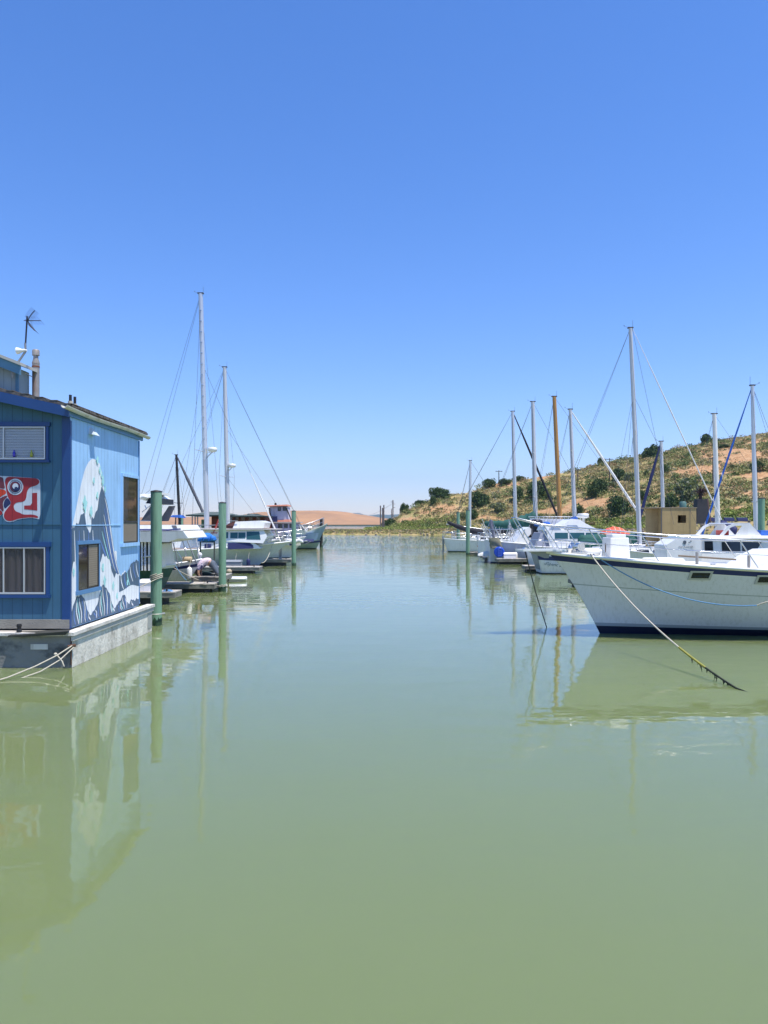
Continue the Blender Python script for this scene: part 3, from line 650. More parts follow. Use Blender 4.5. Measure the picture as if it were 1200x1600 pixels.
# ------------------------------------------------------------------ boats
class Boat:
    """local frame: x from stern to bow, z up. dirn=1 bow towards +X, -1 towards -X"""
    def __init__(s, name, label, cat, sx, sy, L, B, zs, over, tw=.7, rake=.15, yaw=0.0, group=None, wlf=.8, bowp=2.0):
        s.t = thing(name, label, cat, (sx, sy, 0), yaw, group); s.L = L; s.B = B; s.zs = zs; s.over = over; s.tw = tw; s.rake = rake; s.wlf = wlf; s.bowp = bowp; s.stem_p = 1.0
        s.M = Matrix.Translation((sx, sy, 0)) @ Matrix.Rotation(yaw, 4, 'Z'); s.Mi = s.M.inverted(); s.hull = None
    def W(s, px, py, D): return s.Mi @ Wp(px, py, D)
    def sheer(s, t):
        a, m, c = s.zs
        return m + (a - m) * ((.4 - t) / .4) ** 2 if t < .4 else m + (c - m) * ((t - .4) / .6) ** 1.8
    def hb(s, t, h=1.0):
        if t < .45: q = s.tw + (1 - s.tw) * math.sin(t / .45 * math.pi / 2)
        else: q = max(.004, 1 - ((t - .45) / .55) ** s.bowp)
        f = s.wlf * (1 - .75 * max(0, t - .35) / .65)
        g = f + (1 - f) * max(h, 0) ** .75 if h >= 0 else f * (1 + h * 1.5)
        return s.B / 2 * q * max(g, .02)
    def pt(s, t, h, side):
        z = h * s.sheer(t) if h >= 0 else h * .9
        x0 = -s.rake * h; x1 = s.L - s.over * max(1 - h, 0) ** s.stem_p
        return Vector((x0 + (x1 - x0) * t, side * s.hb(t, h), z))
    def sp(s, t, side, inset=0.0, dz=0.0):
        p = s.pt(t, 1.0, side); p.y -= side * min(inset, abs(p.y)); p.z += dz; return p
    def make_hull(s, bands, n=26, name='hull', extra_h=()):
        """bands: list of (h_top, material); from below the water up"""
        hs = [-.35]; ms = []
        for h, m in bands:
            prev = hs[-1]; k = max(1, int((h - prev) / .12))
            for i in range(k): hs.append(prev + (h - prev) * (i + 1) / k); ms.append(m)
        mats = []
        for m in ms:
            if m not in mats: mats.append(m)
        b = MB(); nh = len(hs)
        for side in (-1, 1):
            vs = [s.pt(i / n, h, side) for i in range(n + 1) for h in hs]; 
            for j in range(nh - 1):
                fs = []
                for i in range(n):
                    q = (i*nh+j, (i+1)*nh+j, (i+1)*nh+j+1, i*nh+j+1)
                    fs.append(q if side < 0 else tuple(reversed(q)))
                b.add(vs, fs, mats.index(ms[j]), True)
        # transom
        for j in range(nh - 1):
            b.add([s.pt(0, hs[j], -1), s.pt(0, hs[j], 1), s.pt(0, hs[j+1], 1), s.pt(0, hs[j+1], -1)], [(0, 3, 2, 1)], mats.index(ms[j]))
        s.hull = b.build(name, mats, s.t)
        # weld duplicate verts so shading is smooth
        import bmesh
        bm = bmesh.new(); bm.from_mesh(s.hull.data); bmesh.ops.remove_doubles(bm, verts=bm.verts, dist=.0005); bm.to_mesh(s.hull.data); bm.free()
        return s.hull
    def make_deck(s, m=WHITE, n=24, dz=-.03, name='deck'):
        b = MB(); rings = []
        for i in range(n + 1):
            t = i / n; a = s.sp(t, -1, .012, dz); c = s.sp(t, 1, .012, dz); mid = (a + c) / 2; mid.z += .045 * (abs(c.y) / (s.B / 2))
            rings.append([a, mid, c])
        b.loft(rings, 0, False, True, closed=False); return b.build(name, m, s.t)
    def rubrail(s, m, r=.035, dz=0.0, name='rub_rail'):
        b = MB()
        for side in (-1, 1): b.tube([s.sp(i / 30, side, -.01 if i < 30 else 0, dz) for i in range(31)], r, 6)
        b.tube([s.sp(0, -1, 0, dz), s.sp(0, 1, 0, dz)], r, 6)
        return b.build(name, m, s.t)
    def rail(s, t0, t1, h, n, r=.013, lean=0.0, mids=1, inset=.08, tip=None, m=None, name='lifeline', sides=(-1, 1)):
        b = MB(); mt = m or STEEL
        for side in sides:
            top = []
            for i in range(n + 1):
                t = t0 + (t1 - t0) * i / n; p = s.sp(t, side, inset, -.02); q = p + Vector((lean, 0, h)); b.tube([p, q], r, 6); top.append(q)
            if tip is not None: top.append(Vector(tip))
            b.tube(top, r, 6)
            for k in range(mids):
                f = (k + 1) / (mids + 1)
                b.tube([s.sp(t0 + (t1-t0)*i/n, side, inset, -.02) + Vector((lean*f, 0, h*f)) for i in range(n+1)], r * .7, 5)
        return b.build(name, mt, s.t)
    def block(s, name, prof, w0, w1, m, parent=None, cy=0.0, bow_taper=0.0):
        """side profile (x,z) extruded across, half width w0 at lowest z to w1 at highest"""
        zs = [z for _, z in prof]; xs = [x for x, _ in prof]; z0, z1 = min(zs), max(zs); x0, x1 = min(xs), max(xs)
        def hw(x, z): return (w0 + (w1 - w0) * (z - z0) / max(z1 - z0, 1e-4)) * (1 - bow_taper * max(0, (x - x0) / (x1 - x0) - .4) / .6)
        b = MB(); A = [Vector((x, cy - hw(x, z), z)) for x, z in prof]; C = [Vector((x, cy + hw(x, z), z)) for x, z in prof]; n = len(prof)
        tr = tessellate_polygon([[Vector((x, z, 0)) for x, z in prof]])
        b.add(A, [tuple(t) for t in tr]); b.add(C, [tuple(reversed(t)) for t in tr])
        b.add(A + C, [(i, (i+1) % n, (i+1) % n + n, i + n) for i in range(n)])
        o = b.build(name, m, parent or s.t)
        md = o.modifiers.new('bevel', 'BEVEL'); md.width = .035; md.segments = 2; md.limit_method = 'ANGLE'; md.angle_limit = R(25)
        return o, hw
    def sidewin(s, hw, polys, m, parent, cy=0.0, off=.006, frame=None, name='window', sides=(-1, 1)):
        for side in sides:
            for pg in polys:
                b = MB(); cx = sum(x for x, _ in pg) / len(pg); cz = sum(z for _, z in pg) / len(pg)
                def P_(x, z, o): return Vector((x, cy + side * (hw(x, z) + o), z))
                if frame:
                    fr = [(cx + (x - cx) * 1.0 + (.03 if x > cx else -.03), z + (.03 if z > cz else -.03)) for x, z in pg]
                    f = [P_(x, z, .004) for x, z in fr]; b.prism(f, (0, side * .012, 0), 1)
                f = [P_(x, z, off + (.012 if frame else 0)) for x, z in pg]; b.prism(f, (0, side * .012, 0), 0)
                b.build(name, [m, frame or m], parent)
    def mast(s, top, base, r, m=ALUW, spreaders=((.55, 1.1),), name='mast', taper=.8, head=True, perp=True):
        top, base = Vector(top), Vector(base); b = MB(); d = top - base
        b.tube([base + d * (i / 6) for i in range(7)], [r * (1 - (1 - taper) * (i / 6) ** 2) for i in range(7)], 14)
        mo = b.build(name, m, s.t)
        for f, wd in spreaders:
            c = base + d * f
            for sd in (-1, 1):
                b = MB(); b.tube([c, c + Vector((wd * sd * .25, sd * wd * .8, .06))], [.03, .018], 6); b.build('spreader', m, mo)
        if head:
            b = MB(); b.box(top.x - r * 1.15, top.x + r * 1.15, top.y - r * .7, top.y + r * .7, top.z, top.z + .06); b.tube([top + Vector((r, 0, 0)), top + Vector((r, 0, .45))], .008, 5)
            b.tube([top + Vector((-r, 0, .05)), top + Vector((-r - .22, .0, .12))], .007, 5); b.ell(top + Vector((-r - .22, 0, .15)), (.02, .02, .04), 0, 6, 5)
            b.build('masthead_fitting', mat('dark_fitting', (.08, .08, .09), .5, .5), mo)
        return mo
    def stays(s, lines, r=.008, name='rigging', m=None):
        b = MB()
        for a, c in lines:
            a, c = Vector(a), Vector(c); sag = (a - c).length * .002
            b.tube([a, (a + c) / 2 - Vector((0, 0, sag)), c], r, 4)
        return b.build(name, m or WIRE, s.t)
    def furled(s, a, c, r, m, name='furled_jib'):
        a, c = Vector(a), Vector(c); n = 14; b = MB()
        b.tube([a + (c - a) * (i / n) for i in range(n + 1)], [r * (.35 + .65 * min(1, i / n * 2.5)) * (1 + .08 * math.sin(i * 2.3)) for i in range(n + 1)], 8)
        return b.build(name, m, s.t)
    def boomcover(s, a, c, r0, r1, m, name='sail_cover', droop=.1):
        a, c = Vector(a), Vector(c); n = 22; b = MB(); rings = []; random.seed(int(abs(a.x) * 100))
        d = (c - a).normalized(); sidev = d.cross(Vector((0, 0, 1))).normalized(); up = sidev.cross(d)
        for i in range(n + 1):
            f = i / n; r = r0 + (r1 - r0) * f; r *= 1 + .05 * math.sin(i * 2.1) + random.uniform(-.09, .09); p = a + (c - a) * f - Vector((0, 0, droop * math.sin(f * math.pi)))
            if i in (0, n): r *= .5
            rings.append([p + sidev * math.cos(2*math.pi*k/12) * r * .75 + up * math.sin(2*math.pi*k/12) * r * 1.15 * (1 + .08 * math.sin(k * 3 + i)) for k in range(12)])
        b.loft(rings); o = b.build(name, m, s.t); b = MB(); b.tube([a - up * r0 * 1.1, c - up * r1 * 1.1 + (c - a) * .01], .04, 8); b.build('boom', ALU, s.t); return o
    def coachroof(s, x0, x1, z0, z1, w0, w1, wins=3, m=WHITE, wm=DGLASS, slope=.5):
        o, hw = s.block('cabin_trunk', [(x0, z0), (x1, z0), (x1 - slope, z1 - .08), (x1 - slope * 1.6, z1), (x0 + .1, z1)], w0, w1, m)
        L_ = x1 - x0 - slope * 1.6 - .3; ps = []
        for i in range(wins):
            xa = x0 + .25 + i * L_ / wins; xb = xa + L_ / wins - .18; za = z0 + (z1 - z0) * .38; zb = z0 + (z1 - z0) * .78
            ps.append([(xa, za), (xb, za), (xb - .04, zb), (xa + .04, zb)])
        s.sidewin(hw, ps, wm, o); return o, hw
def sailing(name, label, sx, sy, L, B, zs, over, hullbands, mast_px, D, base_z=None, **kw): pass

def bands(hc, boot=NAVY, bh=.09, stripe=None, s0=.8, s1=.95, under=None):
    u = under or boot
    r = [(0.0, u), (bh, boot)]
    if stripe: r += [(s0, hc), (s1, stripe), (1.0, hc)]
    else: r += [(1.0, hc)]
    return r
HULLW = mat('hull_offwhite', (.84, .83, .85), .32, var=.05, sc=1.2, dirt=(.42, .42, .38), dirt_amt=.45, dsc=2.2, dstretch=(6, 6, .45))
HULLS = mat('hull_pale_sage', (.68, .69, .73), .34, var=.06, sc=1.0, dirt=(.40, .41, .38), dirt_amt=.45, dsc=2.2, dstretch=(7, 7, .4))
HULLG = mat('hull_grey_blue', (.60, .65, .72), .42, var=.08, sc=1.0, dirt=(.40, .44, .45), dirt_amt=.6, dsc=5, dstretch=(1.5, 1.5, .12))
HULLT = mat('hull_dark_teal', (.03, .10, .085), .35, var=.15, sc=2, dirt=(.14, .15, .13), dirt_amt=.6, dsc=4)
HULLTL = mat('hull_worn_teal', (.13, .175, .155), .5, var=.2, sc=4)
HULLB = mat('hull_steel_blue', (.27, .38, .50), .45, var=.12, sc=2, dirt=(.12, .14, .15), dirt_amt=.5)
HULLGG = mat('hull_grey_green', (.24, .31, .27), .5, var=.15, sc=2)
OLIVEB = mat('antifoul_olive', (.10, .13, .06), .7, var=.25, sc=4)

# ================= the big cruiser at right (bow towards -X)
yaw = math.pi + R(9)
bowx, bowy = 3.90, 18.65; Lc = 13.2
sx, sy = bowx + math.cos(R(9)) * Lc, bowy + math.sin(R(9)) * Lc
BC = Boat('cabin_cruiser', 'large white cruiser with navy sheer band lying bow out across the right foreground', 'motor boat', sx, sy, Lc, 4.3, (1.45, 1.55, 2.02), 1.42, tw=.86, rake=-.1, yaw=yaw, wlf=.86, bowp=2.3)
BC.stem_p = .72
M_PINK = mat('boot_grey', (.32, .36, .40), .4, var=.08)
M_BOOT = mat('boot_dark_navy', (.007, .012, .04), .4, var=.3)
BC.make_hull([(0.0, M_BOOT), (.095, M_BOOT), (.135, M_PINK), (.60, HULLS), (.612, mat('seam_grey', (.33, .37, .36), .5)), (.878, HULLS), (.888, WHITE), (.960, NAVY), (1.0, WHITE)], n=44)  # thin grey seam line along the hull side, darker than the paint around it
BC.make_deck(CREAM)
BC.rubrail(WHITE, .035, -.01)
# bow platform
b = MB(); z = 2.03
pl = [(Lc - .45, -.28), (Lc + .15, -.20), (Lc + .60, -.17), (Lc + .72, -.08), (Lc + .72, .08), (Lc + .60, .17), (Lc + .15, .20), (Lc - .45, .28)]
b.prism([(x, y, z) for x, y in pl], (0, 0, .05)); bp_ = b.build('bow_platform', WHITE, BC.t)
b = MB(); b.hexa([(Lc - .10, -.02, 1.86), (Lc + .0, -.02, 1.86), (Lc + .0, .02, 1.86), (Lc - .10, .02, 1.86), (Lc - .12, -.06, 2.028), (Lc + .42, -.08, 2.028), (Lc + .42, .08, 2.028), (Lc - .12, .06, 2.028)]); b.build('platform_bracket', GREY, bp_)
b = MB(); b.tube([(Lc + .5, -.07, 2.08), (Lc + .5, .07, 2.08)], .045, 10); b.build('anchor_roller', STEEL, bp_)
# pulpit rail
b = MB()
tipz = CAM_H + (818 - 809) * 18.4 / 1200 + .0
for sd in (-1, 1):
    path = [Vector((Lc + .78, sd * .12, tipz))]
    for t in [.97, .90, .82, .74, .66, .58, .5, .42]:
        base = BC.sp(t, sd, .10, -.02); top = base + Vector((.48, -sd * .02, .72 - .10 * (1 - t)))
        path.append(top)
        if t in (.97, .90, .82, .66, .5, .42): b.tube([base, top], .014, 8)
    b.tube(path, .017, 8)
    mid = [Vector((Lc + .5, sd * .14, (tipz + 2.03) / 2))] + [BC.sp(t, sd, .10, -.02) + Vector((.24, 0, .36)) for t in [.97, .90, .82, .74, .66, .58, .5, .42]]
    b.tube(mid[1:], .010, 6)
    b.tube([Vector((Lc + .3, sd * .16, 2.08)), path[0]], .014, 8)
b.tube([(Lc + .78, -.12, tipz), (Lc + .83, 0, tipz), (Lc + .78, .12, tipz)], .017, 8)
b.build('pulpit_rail', STEEL, BC.t)
# portholes on both sides
def porthole(x, z, w_, h_, side=1):
    t_ = x / Lc; hfrac = z / BC.sheer(t_)
    def Q(dx, dz, o):
        tt = (x + dx - 0) / Lc; hh = (z + dz) / BC.sheer(tt); x0 = -BC.rake * hh; x1 = Lc - BC.over * (1 - hh) ** BC.stem_p; tt = (x + dx - x0) / (x1 - x0)
        p = BC.pt(tt, (z + dz) / BC.sheer(tt), side); p.y += side * o; return p
    f = MB(); a, c = w_ / 2 + .05, h_ / 2 + .045
    f.prism([Q(dx, dz, .012) for dx, dz in [(-a, -c), (a, -c), (a, c), (-a, c)]], (0, side * .018, 0), 0); o = f.build('porthole', [mat('port_rim', (.45, .46, .43), .5)], BC.t)
    a, c = w_ / 2, h_ / 2; f = MB(); f.prism([Q(dx, dz, .031) for dx, dz in [(-a, -c), (a, -c), (a, c), (-a, c)]], (0, side * .006, 0), 0); f.build('pane', DGLASS, o)
for px, py, w_ in [(1078, 897.5, .36), (1193, 905, .46)]:
    q = BC.W(px, py, 18.15 if px < 1100 else 17.75)
    for sd in (1, -1): porthole(q.x, q.z, w_, .13, sd)
for xx in (4.4, 2.6):
    for sd in (1, -1): porthole(xx, 1.12, .46, .13, sd)
# deck gear
q = BC.W(962, 862, 19.2); dzk = BC.sheer(q.x / Lc) + .0
b = MB(); x0, y0 = q.x, q.y
b.hexa([(x0-.27, y0-.25, dzk), (x0+.27, y0-.25, dzk), (x0+.27, y0+.25, dzk), (x0-.27, y0+.25, dzk), (x0-.24, y0-.23, dzk+.52), (x0+.25, y0-.23, dzk+.52), (x0+.25, y0+.23, dzk+.52), (x0-.24, y0+.23, dzk+.52)])
dbx = b.build('deck_box', WHITE, BC.t); mdf = dbx.modifiers.new('bevel', 'BEVEL'); mdf.width = .02; mdf.segments = 2
b = MB(); b.box(x0-.19, x0+.18, y0-.18, y0+.18, dzk+.522, dzk+.60); ld = b.build('lid', WHITE, dbx); mdf = ld.modifiers.new('bevel', 'BEVEL'); mdf.width = .02; mdf.segments = 2
b = MB(); b.box(x0+.262, x0+.275, y0-.02, y0+.0, dzk+.15, dzk+.38); b.build('latch', mat('latch_rust', (.12, .08, .05), .7), dbx)
q = BC.W(903, 852, 19.0); b = MB(); zz = BC.sheer(q.x / Lc) + .0
b.box(q.x-.2, q.x+.2, q.y-.13, q.y+.13, zz, zz+.07); b.tube([(q.x, q.y-.2, zz+.2), (q.x, q.y+.2, zz+.2)], .10, 16); b.tube([(q.x, q.y-.24, zz+.2), (q.x, q.y-.2, zz+.2)], .13, 16); b.tube([(q.x+.02, q.y, zz+.06), (q.x+.1, q.y, zz+.38)], .02, 8)
b.lathe((q.x+.22, q.y+.05, zz), [(.05, 0), (.05, .12), (.08, .14), (.06, .2), (.02, .26)], 12)
b.build('windlass', STEEL, BC.t)
b = MB(); a = BC.W(921, 850, 19.3); zz = BC.sheer(a.x / Lc) + .1
b.lathe((a.x + .20, a.y, zz), [(.02, 0), (.08, .04), (.105, .1), (.105, .40), (.08, .46), (.02, .5)], 14, 0, axis=(-1, 0, 0))
fo = b.build('fender', WHITE, None); fo.data.transform(BC.M); c_ = sum((v.co for v in fo.data.vertices), Vector()) / len(fo.data.vertices); fo.data.transform(Matrix.Translation(-c_)); fo.location = c_
setp(fo, 'white cylindrical fender lying on the bow deck of the big cruiser beside its windlass', 'fender')
for px, D in [(1089, 18.4), (1170, 18.3)]:
    b = MB(); a = BC.W(px, 860, D); zz = BC.sheer(a.x / Lc) - .02; b.tube([(a.x, a.y, zz), (a.x, a.y, zz+.32)], .035, 10)
    b.build('samson_post', mat('galvanised_post', (.3, .29, .27), .6, .3), BC.t)
a = BC.W(1037, 858, 19.1); zz = BC.sheer(a.x / Lc)
o, hw = BC.block('hatch', [(a.x-.42, zz-.02), (a.x+.42, zz-.02), (a.x+.36, zz+.1), (a.x-.36, zz+.1)], .38, .33, CREAM)
b = MB(); b.tube([BC.W(1060, 862, 19.0), BC.W(1150, 868, 18.9)], .022, 8); b.build('teak_grab_rail', mat('grab_rail_teak', (.16, .12, .08), .7), BC.t).location.z = -.10
for px, D in [(931, 17.95), (1130, 17.25)]:
    b = MB(); a = BC.W(px, 858, D); t_ = a.x / Lc; p = BC.sp(t_, 1, .06, .0)
    b.tube([p + Vector((-.07, 0, .05)), p + Vector((.07, 0, .05))], .016, 8); b.tube([p + Vector((-.03, 0, 0)), p + Vector((-.03, 0, .05))], .014, 6); b.tube([p + Vector((.03, 0, 0)), p + Vector((.03, 0, .05))], .014, 6)
    b.build('cleat', STEEL, BC.t)
# trunk, house and flybridge (mostly outside the frame)
zd = 1.60
o, hw = BC.block('cabin_trunk', [(2.2, zd-.1), (7.75, zd-.05), (7.35, zd+.22), (6.9, zd+.42), (2.2, zd+.5)], 1.55, 1.35, WHITE, bow_taper=.25)
BC.sidewin(hw, [[(5.6, zd+.12), (6.5, zd+.12), (6.3, zd+.34), (5.6, zd+.34)]], DGLASS, o)
o, hw = BC.block('deckhouse', [(1.2, zd+.0), (6.2, zd+.35), (5.4, zd+1.35), (1.2, zd+1.4)], 1.45, 1.28, WHITE)
BC.sidewin(hw, [[(1.6, zd+.62), (3.1, zd+.62), (3.1, zd+1.15), (1.6, zd+1.15)], [(3.3, zd+.62), (5.3, zd+.62), (4.95, zd+1.15), (3.3, zd+1.15)]], DGLASS, o)
o, hw = BC.block('flybridge', [(1.4, zd+1.42), (5.0, zd+1.42), (4.5, zd+2.0), (1.4, zd+2.0)], 1.25, 1.15, WHITE)
# mooring lines of the cruiser
def catenary(a, c, sag, n=18):
    a, c = Vector(a), Vector(c)
    return [a + (c - a) * (i / n) - Vector((0, 0, sag * 4 * (i / n) * (1 - i / n))) for i in range(n + 1)]
P0 = BC.M @ (BC.sp(BC.W(931, 858, 17.95).x / Lc, 1, .0, .05)); 
Pw = Wp(1150, 1076, 1200 * 2.7 / (1076 - 818)); end = Wp(1215, 1098, 1200 * 2.7 / 280 + .2)
cpts = catenary(P0, Pw + Vector((0, 0, .01)), .26, 26)
b = MB(P0); b.tube(cpts[:19], .016, 8, 0); b.tube(cpts[18:23], .021, 8, 1); b.tube(cpts[22:] + [Pw + (end - Pw) * .5 + Vector((0, 0, -.012)), end - Vector((0, 0, .05))], .018, 8, 2)
random.seed(5)
for i in range(20, 26):
    for k in range(7):
        if random.random() < .35: continue
        p = cpts[i] + (cpts[min(i+1, 26)] - cpts[i]) * (k / 9)
        l_ = random.uniform(.01, .14) ** 1.0 if i < 24 else random.uniform(.03, max(.031, min(.10, p.z)))
        b.tube([p, p + Vector((random.uniform(-.02, .02), random.uniform(-.02, .02), -min(l_, max(p.z, .02))))], [random.uniform(.006, .022), .003], 5, 2)
solo(b, 'mooring_rope', [ROPE, mat('rope_yellow_algae', (.30, .27, .04), .9, var=.3, sc=20), mat('weed_dark', (.02, .025, .012), .8, var=.4, sc=20)], 'long pale mooring rope hung with dark weed dipping into the water off the big cruiser', 'rope')
P1 = P0 + Vector((.05, -.02, 0)); P2 = Wp(1183, 946, 17.2)
b = MB(P0); b.tube(catenary(P1, P2, .36), .013, 8, 0); solo_b = b
b.tube([P2, Wp(1190, 943, 17.15), Wp(1204, 939, 17.1), Wp(1260, 925, 16.9)], .016, 8, 1)
solo(b, 'mooring_rope', [ROPEB, ROPE], 'slack light blue mooring rope drooping along the hull of the big cruiser', 'rope')

# ================= white sailboat with painted name behind the cruiser bow
nx = 8.15; Dn = 40.6
BN = Boat('sailboat', 'white sailboat with tall silver mast, navy sheer stripe and painted name at its stern', 'sailboat', nx + .30, Dn + 1.2, 10.1, 3.1, (1.16, 1.0, 1.35), 1.2, tw=.62, rake=.30, wlf=.75, group='sailboats moored on the right')
BN.make_hull(bands(HULLW, mat('antifoul_black', (.02, .022, .025), .6), .05, NAVY, .66, .86)); BN.make_deck(); BN.rubrail(WHITE, .03)
b = MB(); TT = BN.B / 2 * BN.tw
b.prism([(-.3 * .2, -.62 * TT, .22), (-.3 * .2, .62 * TT, .22), (-.3 * .92, .88 * TT, 1.06), (-.3 * .92, -.88 * TT, 1.06)], (-.014, 0, 0)); b.build('transom_shade_panel', GREY, BN.t).location.x = -.004  # grey sheet over the white transom; its shade is put into the colour
b = MB(); xx0 = .95
pA = Vector(((851 - 600) * 40.5 / 1200 - (nx + .3), BN.pt(.10, .5, -1).y + .02, .56)); dx = Vector((1, -.09, -.13)).normalized(); nrm = Vector((0, -1, 0))
text_into(b, 'dSpenc L', .25, pA + Vector((0, -.10, -.04)), dx, (0, -.12, .99), nrm, 0, shear=.35, depth=.004, font_scale=1.0)
b.build('boat_name', mat('lettering_teal', (.01, .07, .10), .5), BN.t)
BN.coachroof(3.0, 7.6, .95, 1.42, .95, .8, 4)
mt_ = BN.W(985, 513, 41.8); mb_ = BN.W(1000, 850, 41.8); mb_.z = 1.3
BN.mast(mt_, mb_, .125, ALUW, ((.52, 1.6),))
c_ = mb_ + (mt_ - mb_) * .52; c2 = mb_ + (mt_ - mb_) * .70
BN.stays([(mt_, (.15, -.5, 1.15)), (mt_, (.15, .5, 1.15)), (mt_, c_ + Vector((-.3, -1.28, 0))), (c_ + Vector((-.3, -1.28, 0)), BN.sp(.5, -1, 0)), (mt_, c_ + Vector((.3, 1.28, 0))), (c_ + Vector((.3, 1.28, 0)), BN.sp(.5, 1, 0)),
          (c2, (9.2, 0, 1.4)), (c2, BN.sp(.4, -1)), (c2, BN.sp(.56, 1)), (c2, BN.sp(.4, 1)), (mt_ + Vector((.1, 0, 0)), (BN.W(1053, 820, 41.8)))])
BN.furled(mt_ + Vector((.1, 0, 0)), BN.W(1127, 812, 41.8), .035, SAILW)
BN.boomcover(mb_ + Vector((-.2, 0, .5)), mb_ + Vector((-3.3, 0, .45)), .16, .08, GREENC)
BN.rail(.03, .95, .6, 8, .014); 
b = MB()
for sd in (-1, 1): b.tube([BN.sp(0.0, sd, .1) , BN.sp(0, sd, .1, .65), BN.sp(.12, sd, .1, .65), BN.sp(.12, sd, .1)], .016, 6)
b.tube([BN.sp(0, -1, .1, .65), BN.sp(0, 1, .1, .65)], .016, 6); b.build('pushpit', STEEL, BN.t)
# chain falling from the bow of the cruiser
a = BC.M @ Vector((Lc + .5, 0, 2.05)); e = Wp(855, 980, 1200 * 2.7 / 162)
b = MB(a); b.tube([a, a + (e - a) * .5 + Vector((-.02, 0, -.05)), e - Vector((0, 0, .05))], .014, 6)
solo(b, 'anchor_chain', mat('chain_dark', (.06, .065, .07), .7, .4), 'thin dark chain hanging from the cruiser bow platform into the water', 'chain')

# ================= right row, from far to near
def simple_sail(label, stern_px, D, L, B, zs, mast_top, mast_base_px, mw, mm=ALUW, hullm=HULLW, boot=None, cover=None, jib=None, stripe=None, bowleft=False, trunk=True, rails=True, sprd=((.5, 1.3),), back=None, lean=0, over=1.1, name='sailboat', group='sailboats moored on the right', extra=None, tw=.6, rake=.0):
    x = (stern_px - 600) * D / FPX
    Bt = Boat(name, label, 'sailboat', x, D + B * .45, L, B, zs, over, tw=tw, rake=rake, yaw=math.pi if bowleft else 0, group=group, wlf=.75)
    Bt.make_hull(bands(hullm, boot or NAVY, .08, stripe)); Bt.make_deck(); Bt.rubrail(WHITE, .03)
    Dm = D + B * .45; top = Bt.W(mast_top[0], mast_top[1], Dm); base = Bt.W(mast_base_px[0], mast_base_px[1], Dm); zdk = zs[1] + .3
    base = top + (base - top) * ((top.z - zdk) / (top.z - base.z))
    Bt.mast(top, base, mw * D / FPX / 2, mm, sprd)
    ln = []
    for f, wd in sprd:
        c = base + (top - base) * f
        for sd in (-1, 1):
            q = c + Vector((wd * sd * .25, sd * wd * .8, .06)); ln += [(top, q), (q, Vector((base.x, sd * B * .45, zs[1])))]
    ln += [(top, Bt.sp(0, -1, .3)), (top, Bt.sp(0, 1, .3))]
    if not jib: ln.append((top, Bt.sp(1, 1)))
    Bt.stays(ln, max(.008, D * .00016))
    if jib: Bt.furled(top, jib[0] if isinstance(jib[0], Vector) else Bt.W(jib[0][0], jib[0][1], Dm), jib[1], jib[2])
    if cover: Bt.boomcover(Bt.W(cover[0][0], cover[0][1], Dm), Bt.W(cover[1][0], cover[1][1], Dm), cover[2], cover[3], cover[4], droop=cover[5] if len(cover) > 5 else .1)
    if trunk: Bt.coachroof(L * .30, L * .72, zs[1] - .05, zs[1] + .42, B * .32, B * .27, 4)
    if rails: Bt.rail(.02, .97, .6, 7, max(.013, D * .00022))
    b = MB()
    for sd in (-1, 1): b.tube([Bt.sp(0.0, sd, .1), Bt.sp(0, sd, .1, .65), Bt.sp(.1, sd, .1, .65), Bt.sp(.1, sd, .1)], max(.016, D * .0003), 6)
    b.tube([Bt.sp(0, -1, .1, .65), Bt.sp(0, 1, .1, .65)], .02, 6); b.build('pushpit', STEEL, Bt.t)
    return Bt, top, base
# white sailboat with black boom cover (farthest right-row boat), D=72
B1, t1, b1 = simple_sail('white sailboat with black boom cover at the far end of the right row', 702, 72, 9.2, 3.0, (1.28, 1.1, 1.4), (801, 643), (806, 830), 6.0, ALU, boot=OLIVEB, cover=((800, 827), (699, 816), .36, .16, BLACKC, .62), jib=((876, 818), .11, BLACKC), sprd=((.36, 1.4), (.68, 1.0)), rake=.45, over=1.0, tw=.5)
b = MB(); b.box(-.55, -.38, -.25, .25, .75, 1.5); b.tube([(-.45, 0, .8), (-.5, 0, -.2)], .07, 8); b.build('wind_vane', GREY, B1.t)
# slim mast behind the pile
B2, t2, b2 = simple_sail('small pale sailboat with slim bare mast behind the blackest boom cover', 708, 84, 7.5, 2.6, (1.2, 1.05, 1.3), (735, 720), (734, 830), 4.5, ALU, sprd=(), cover=None)
# mast with green cover
B3, t3, b3 = simple_sail('white sailboat with green sail cover behind the cabin boat with blue drum', 752, 62, 10.5, 3.1, (1.3, 1.2, 1.5), (832.5, 628), (837, 822), 7.2, ALUW, cover=((838, 811), (757, 818), .62, .2, GREENC, .3), sprd=((.30, 1.4), (.62, 1.2)))
B4, t4, b4 = simple_sail('sailboat with varnished wooden mast in the right row', 832, 56, 9.5, 3.0, (1.2, 1.1, 1.5), (866, 620), (875, 812), 7.5, WOODM, sprd=((.33, 1.3),), cover=None)
B5, t5, b5 = simple_sail('white sailboat with bright blue boom cover and pale furled jib in the right row', 852, 50, 9.8, 3.0, (1.3, 1.15, 1.5), (891, 640), (898, 812), 6.5, ALUW, cover=((903, 812), (868, 826), .32, .2, BLUEC, .1), jib=((998, 802), .08, SAILW), sprd=((.35, 1.3), (.68, 1.1)))
B6, t6, b6 = simple_sail('small sailboat with blue furled jib and short white mast beyond the plywood shed', 1002, 58, 7.6, 2.6, (1.1, 1.0, 1.3), (1033, 690), (1036, 800), 6.0, ALUW, jib=((999, 812), .12, NAVYC), sprd=((.45, 1.3),), bowleft=False)
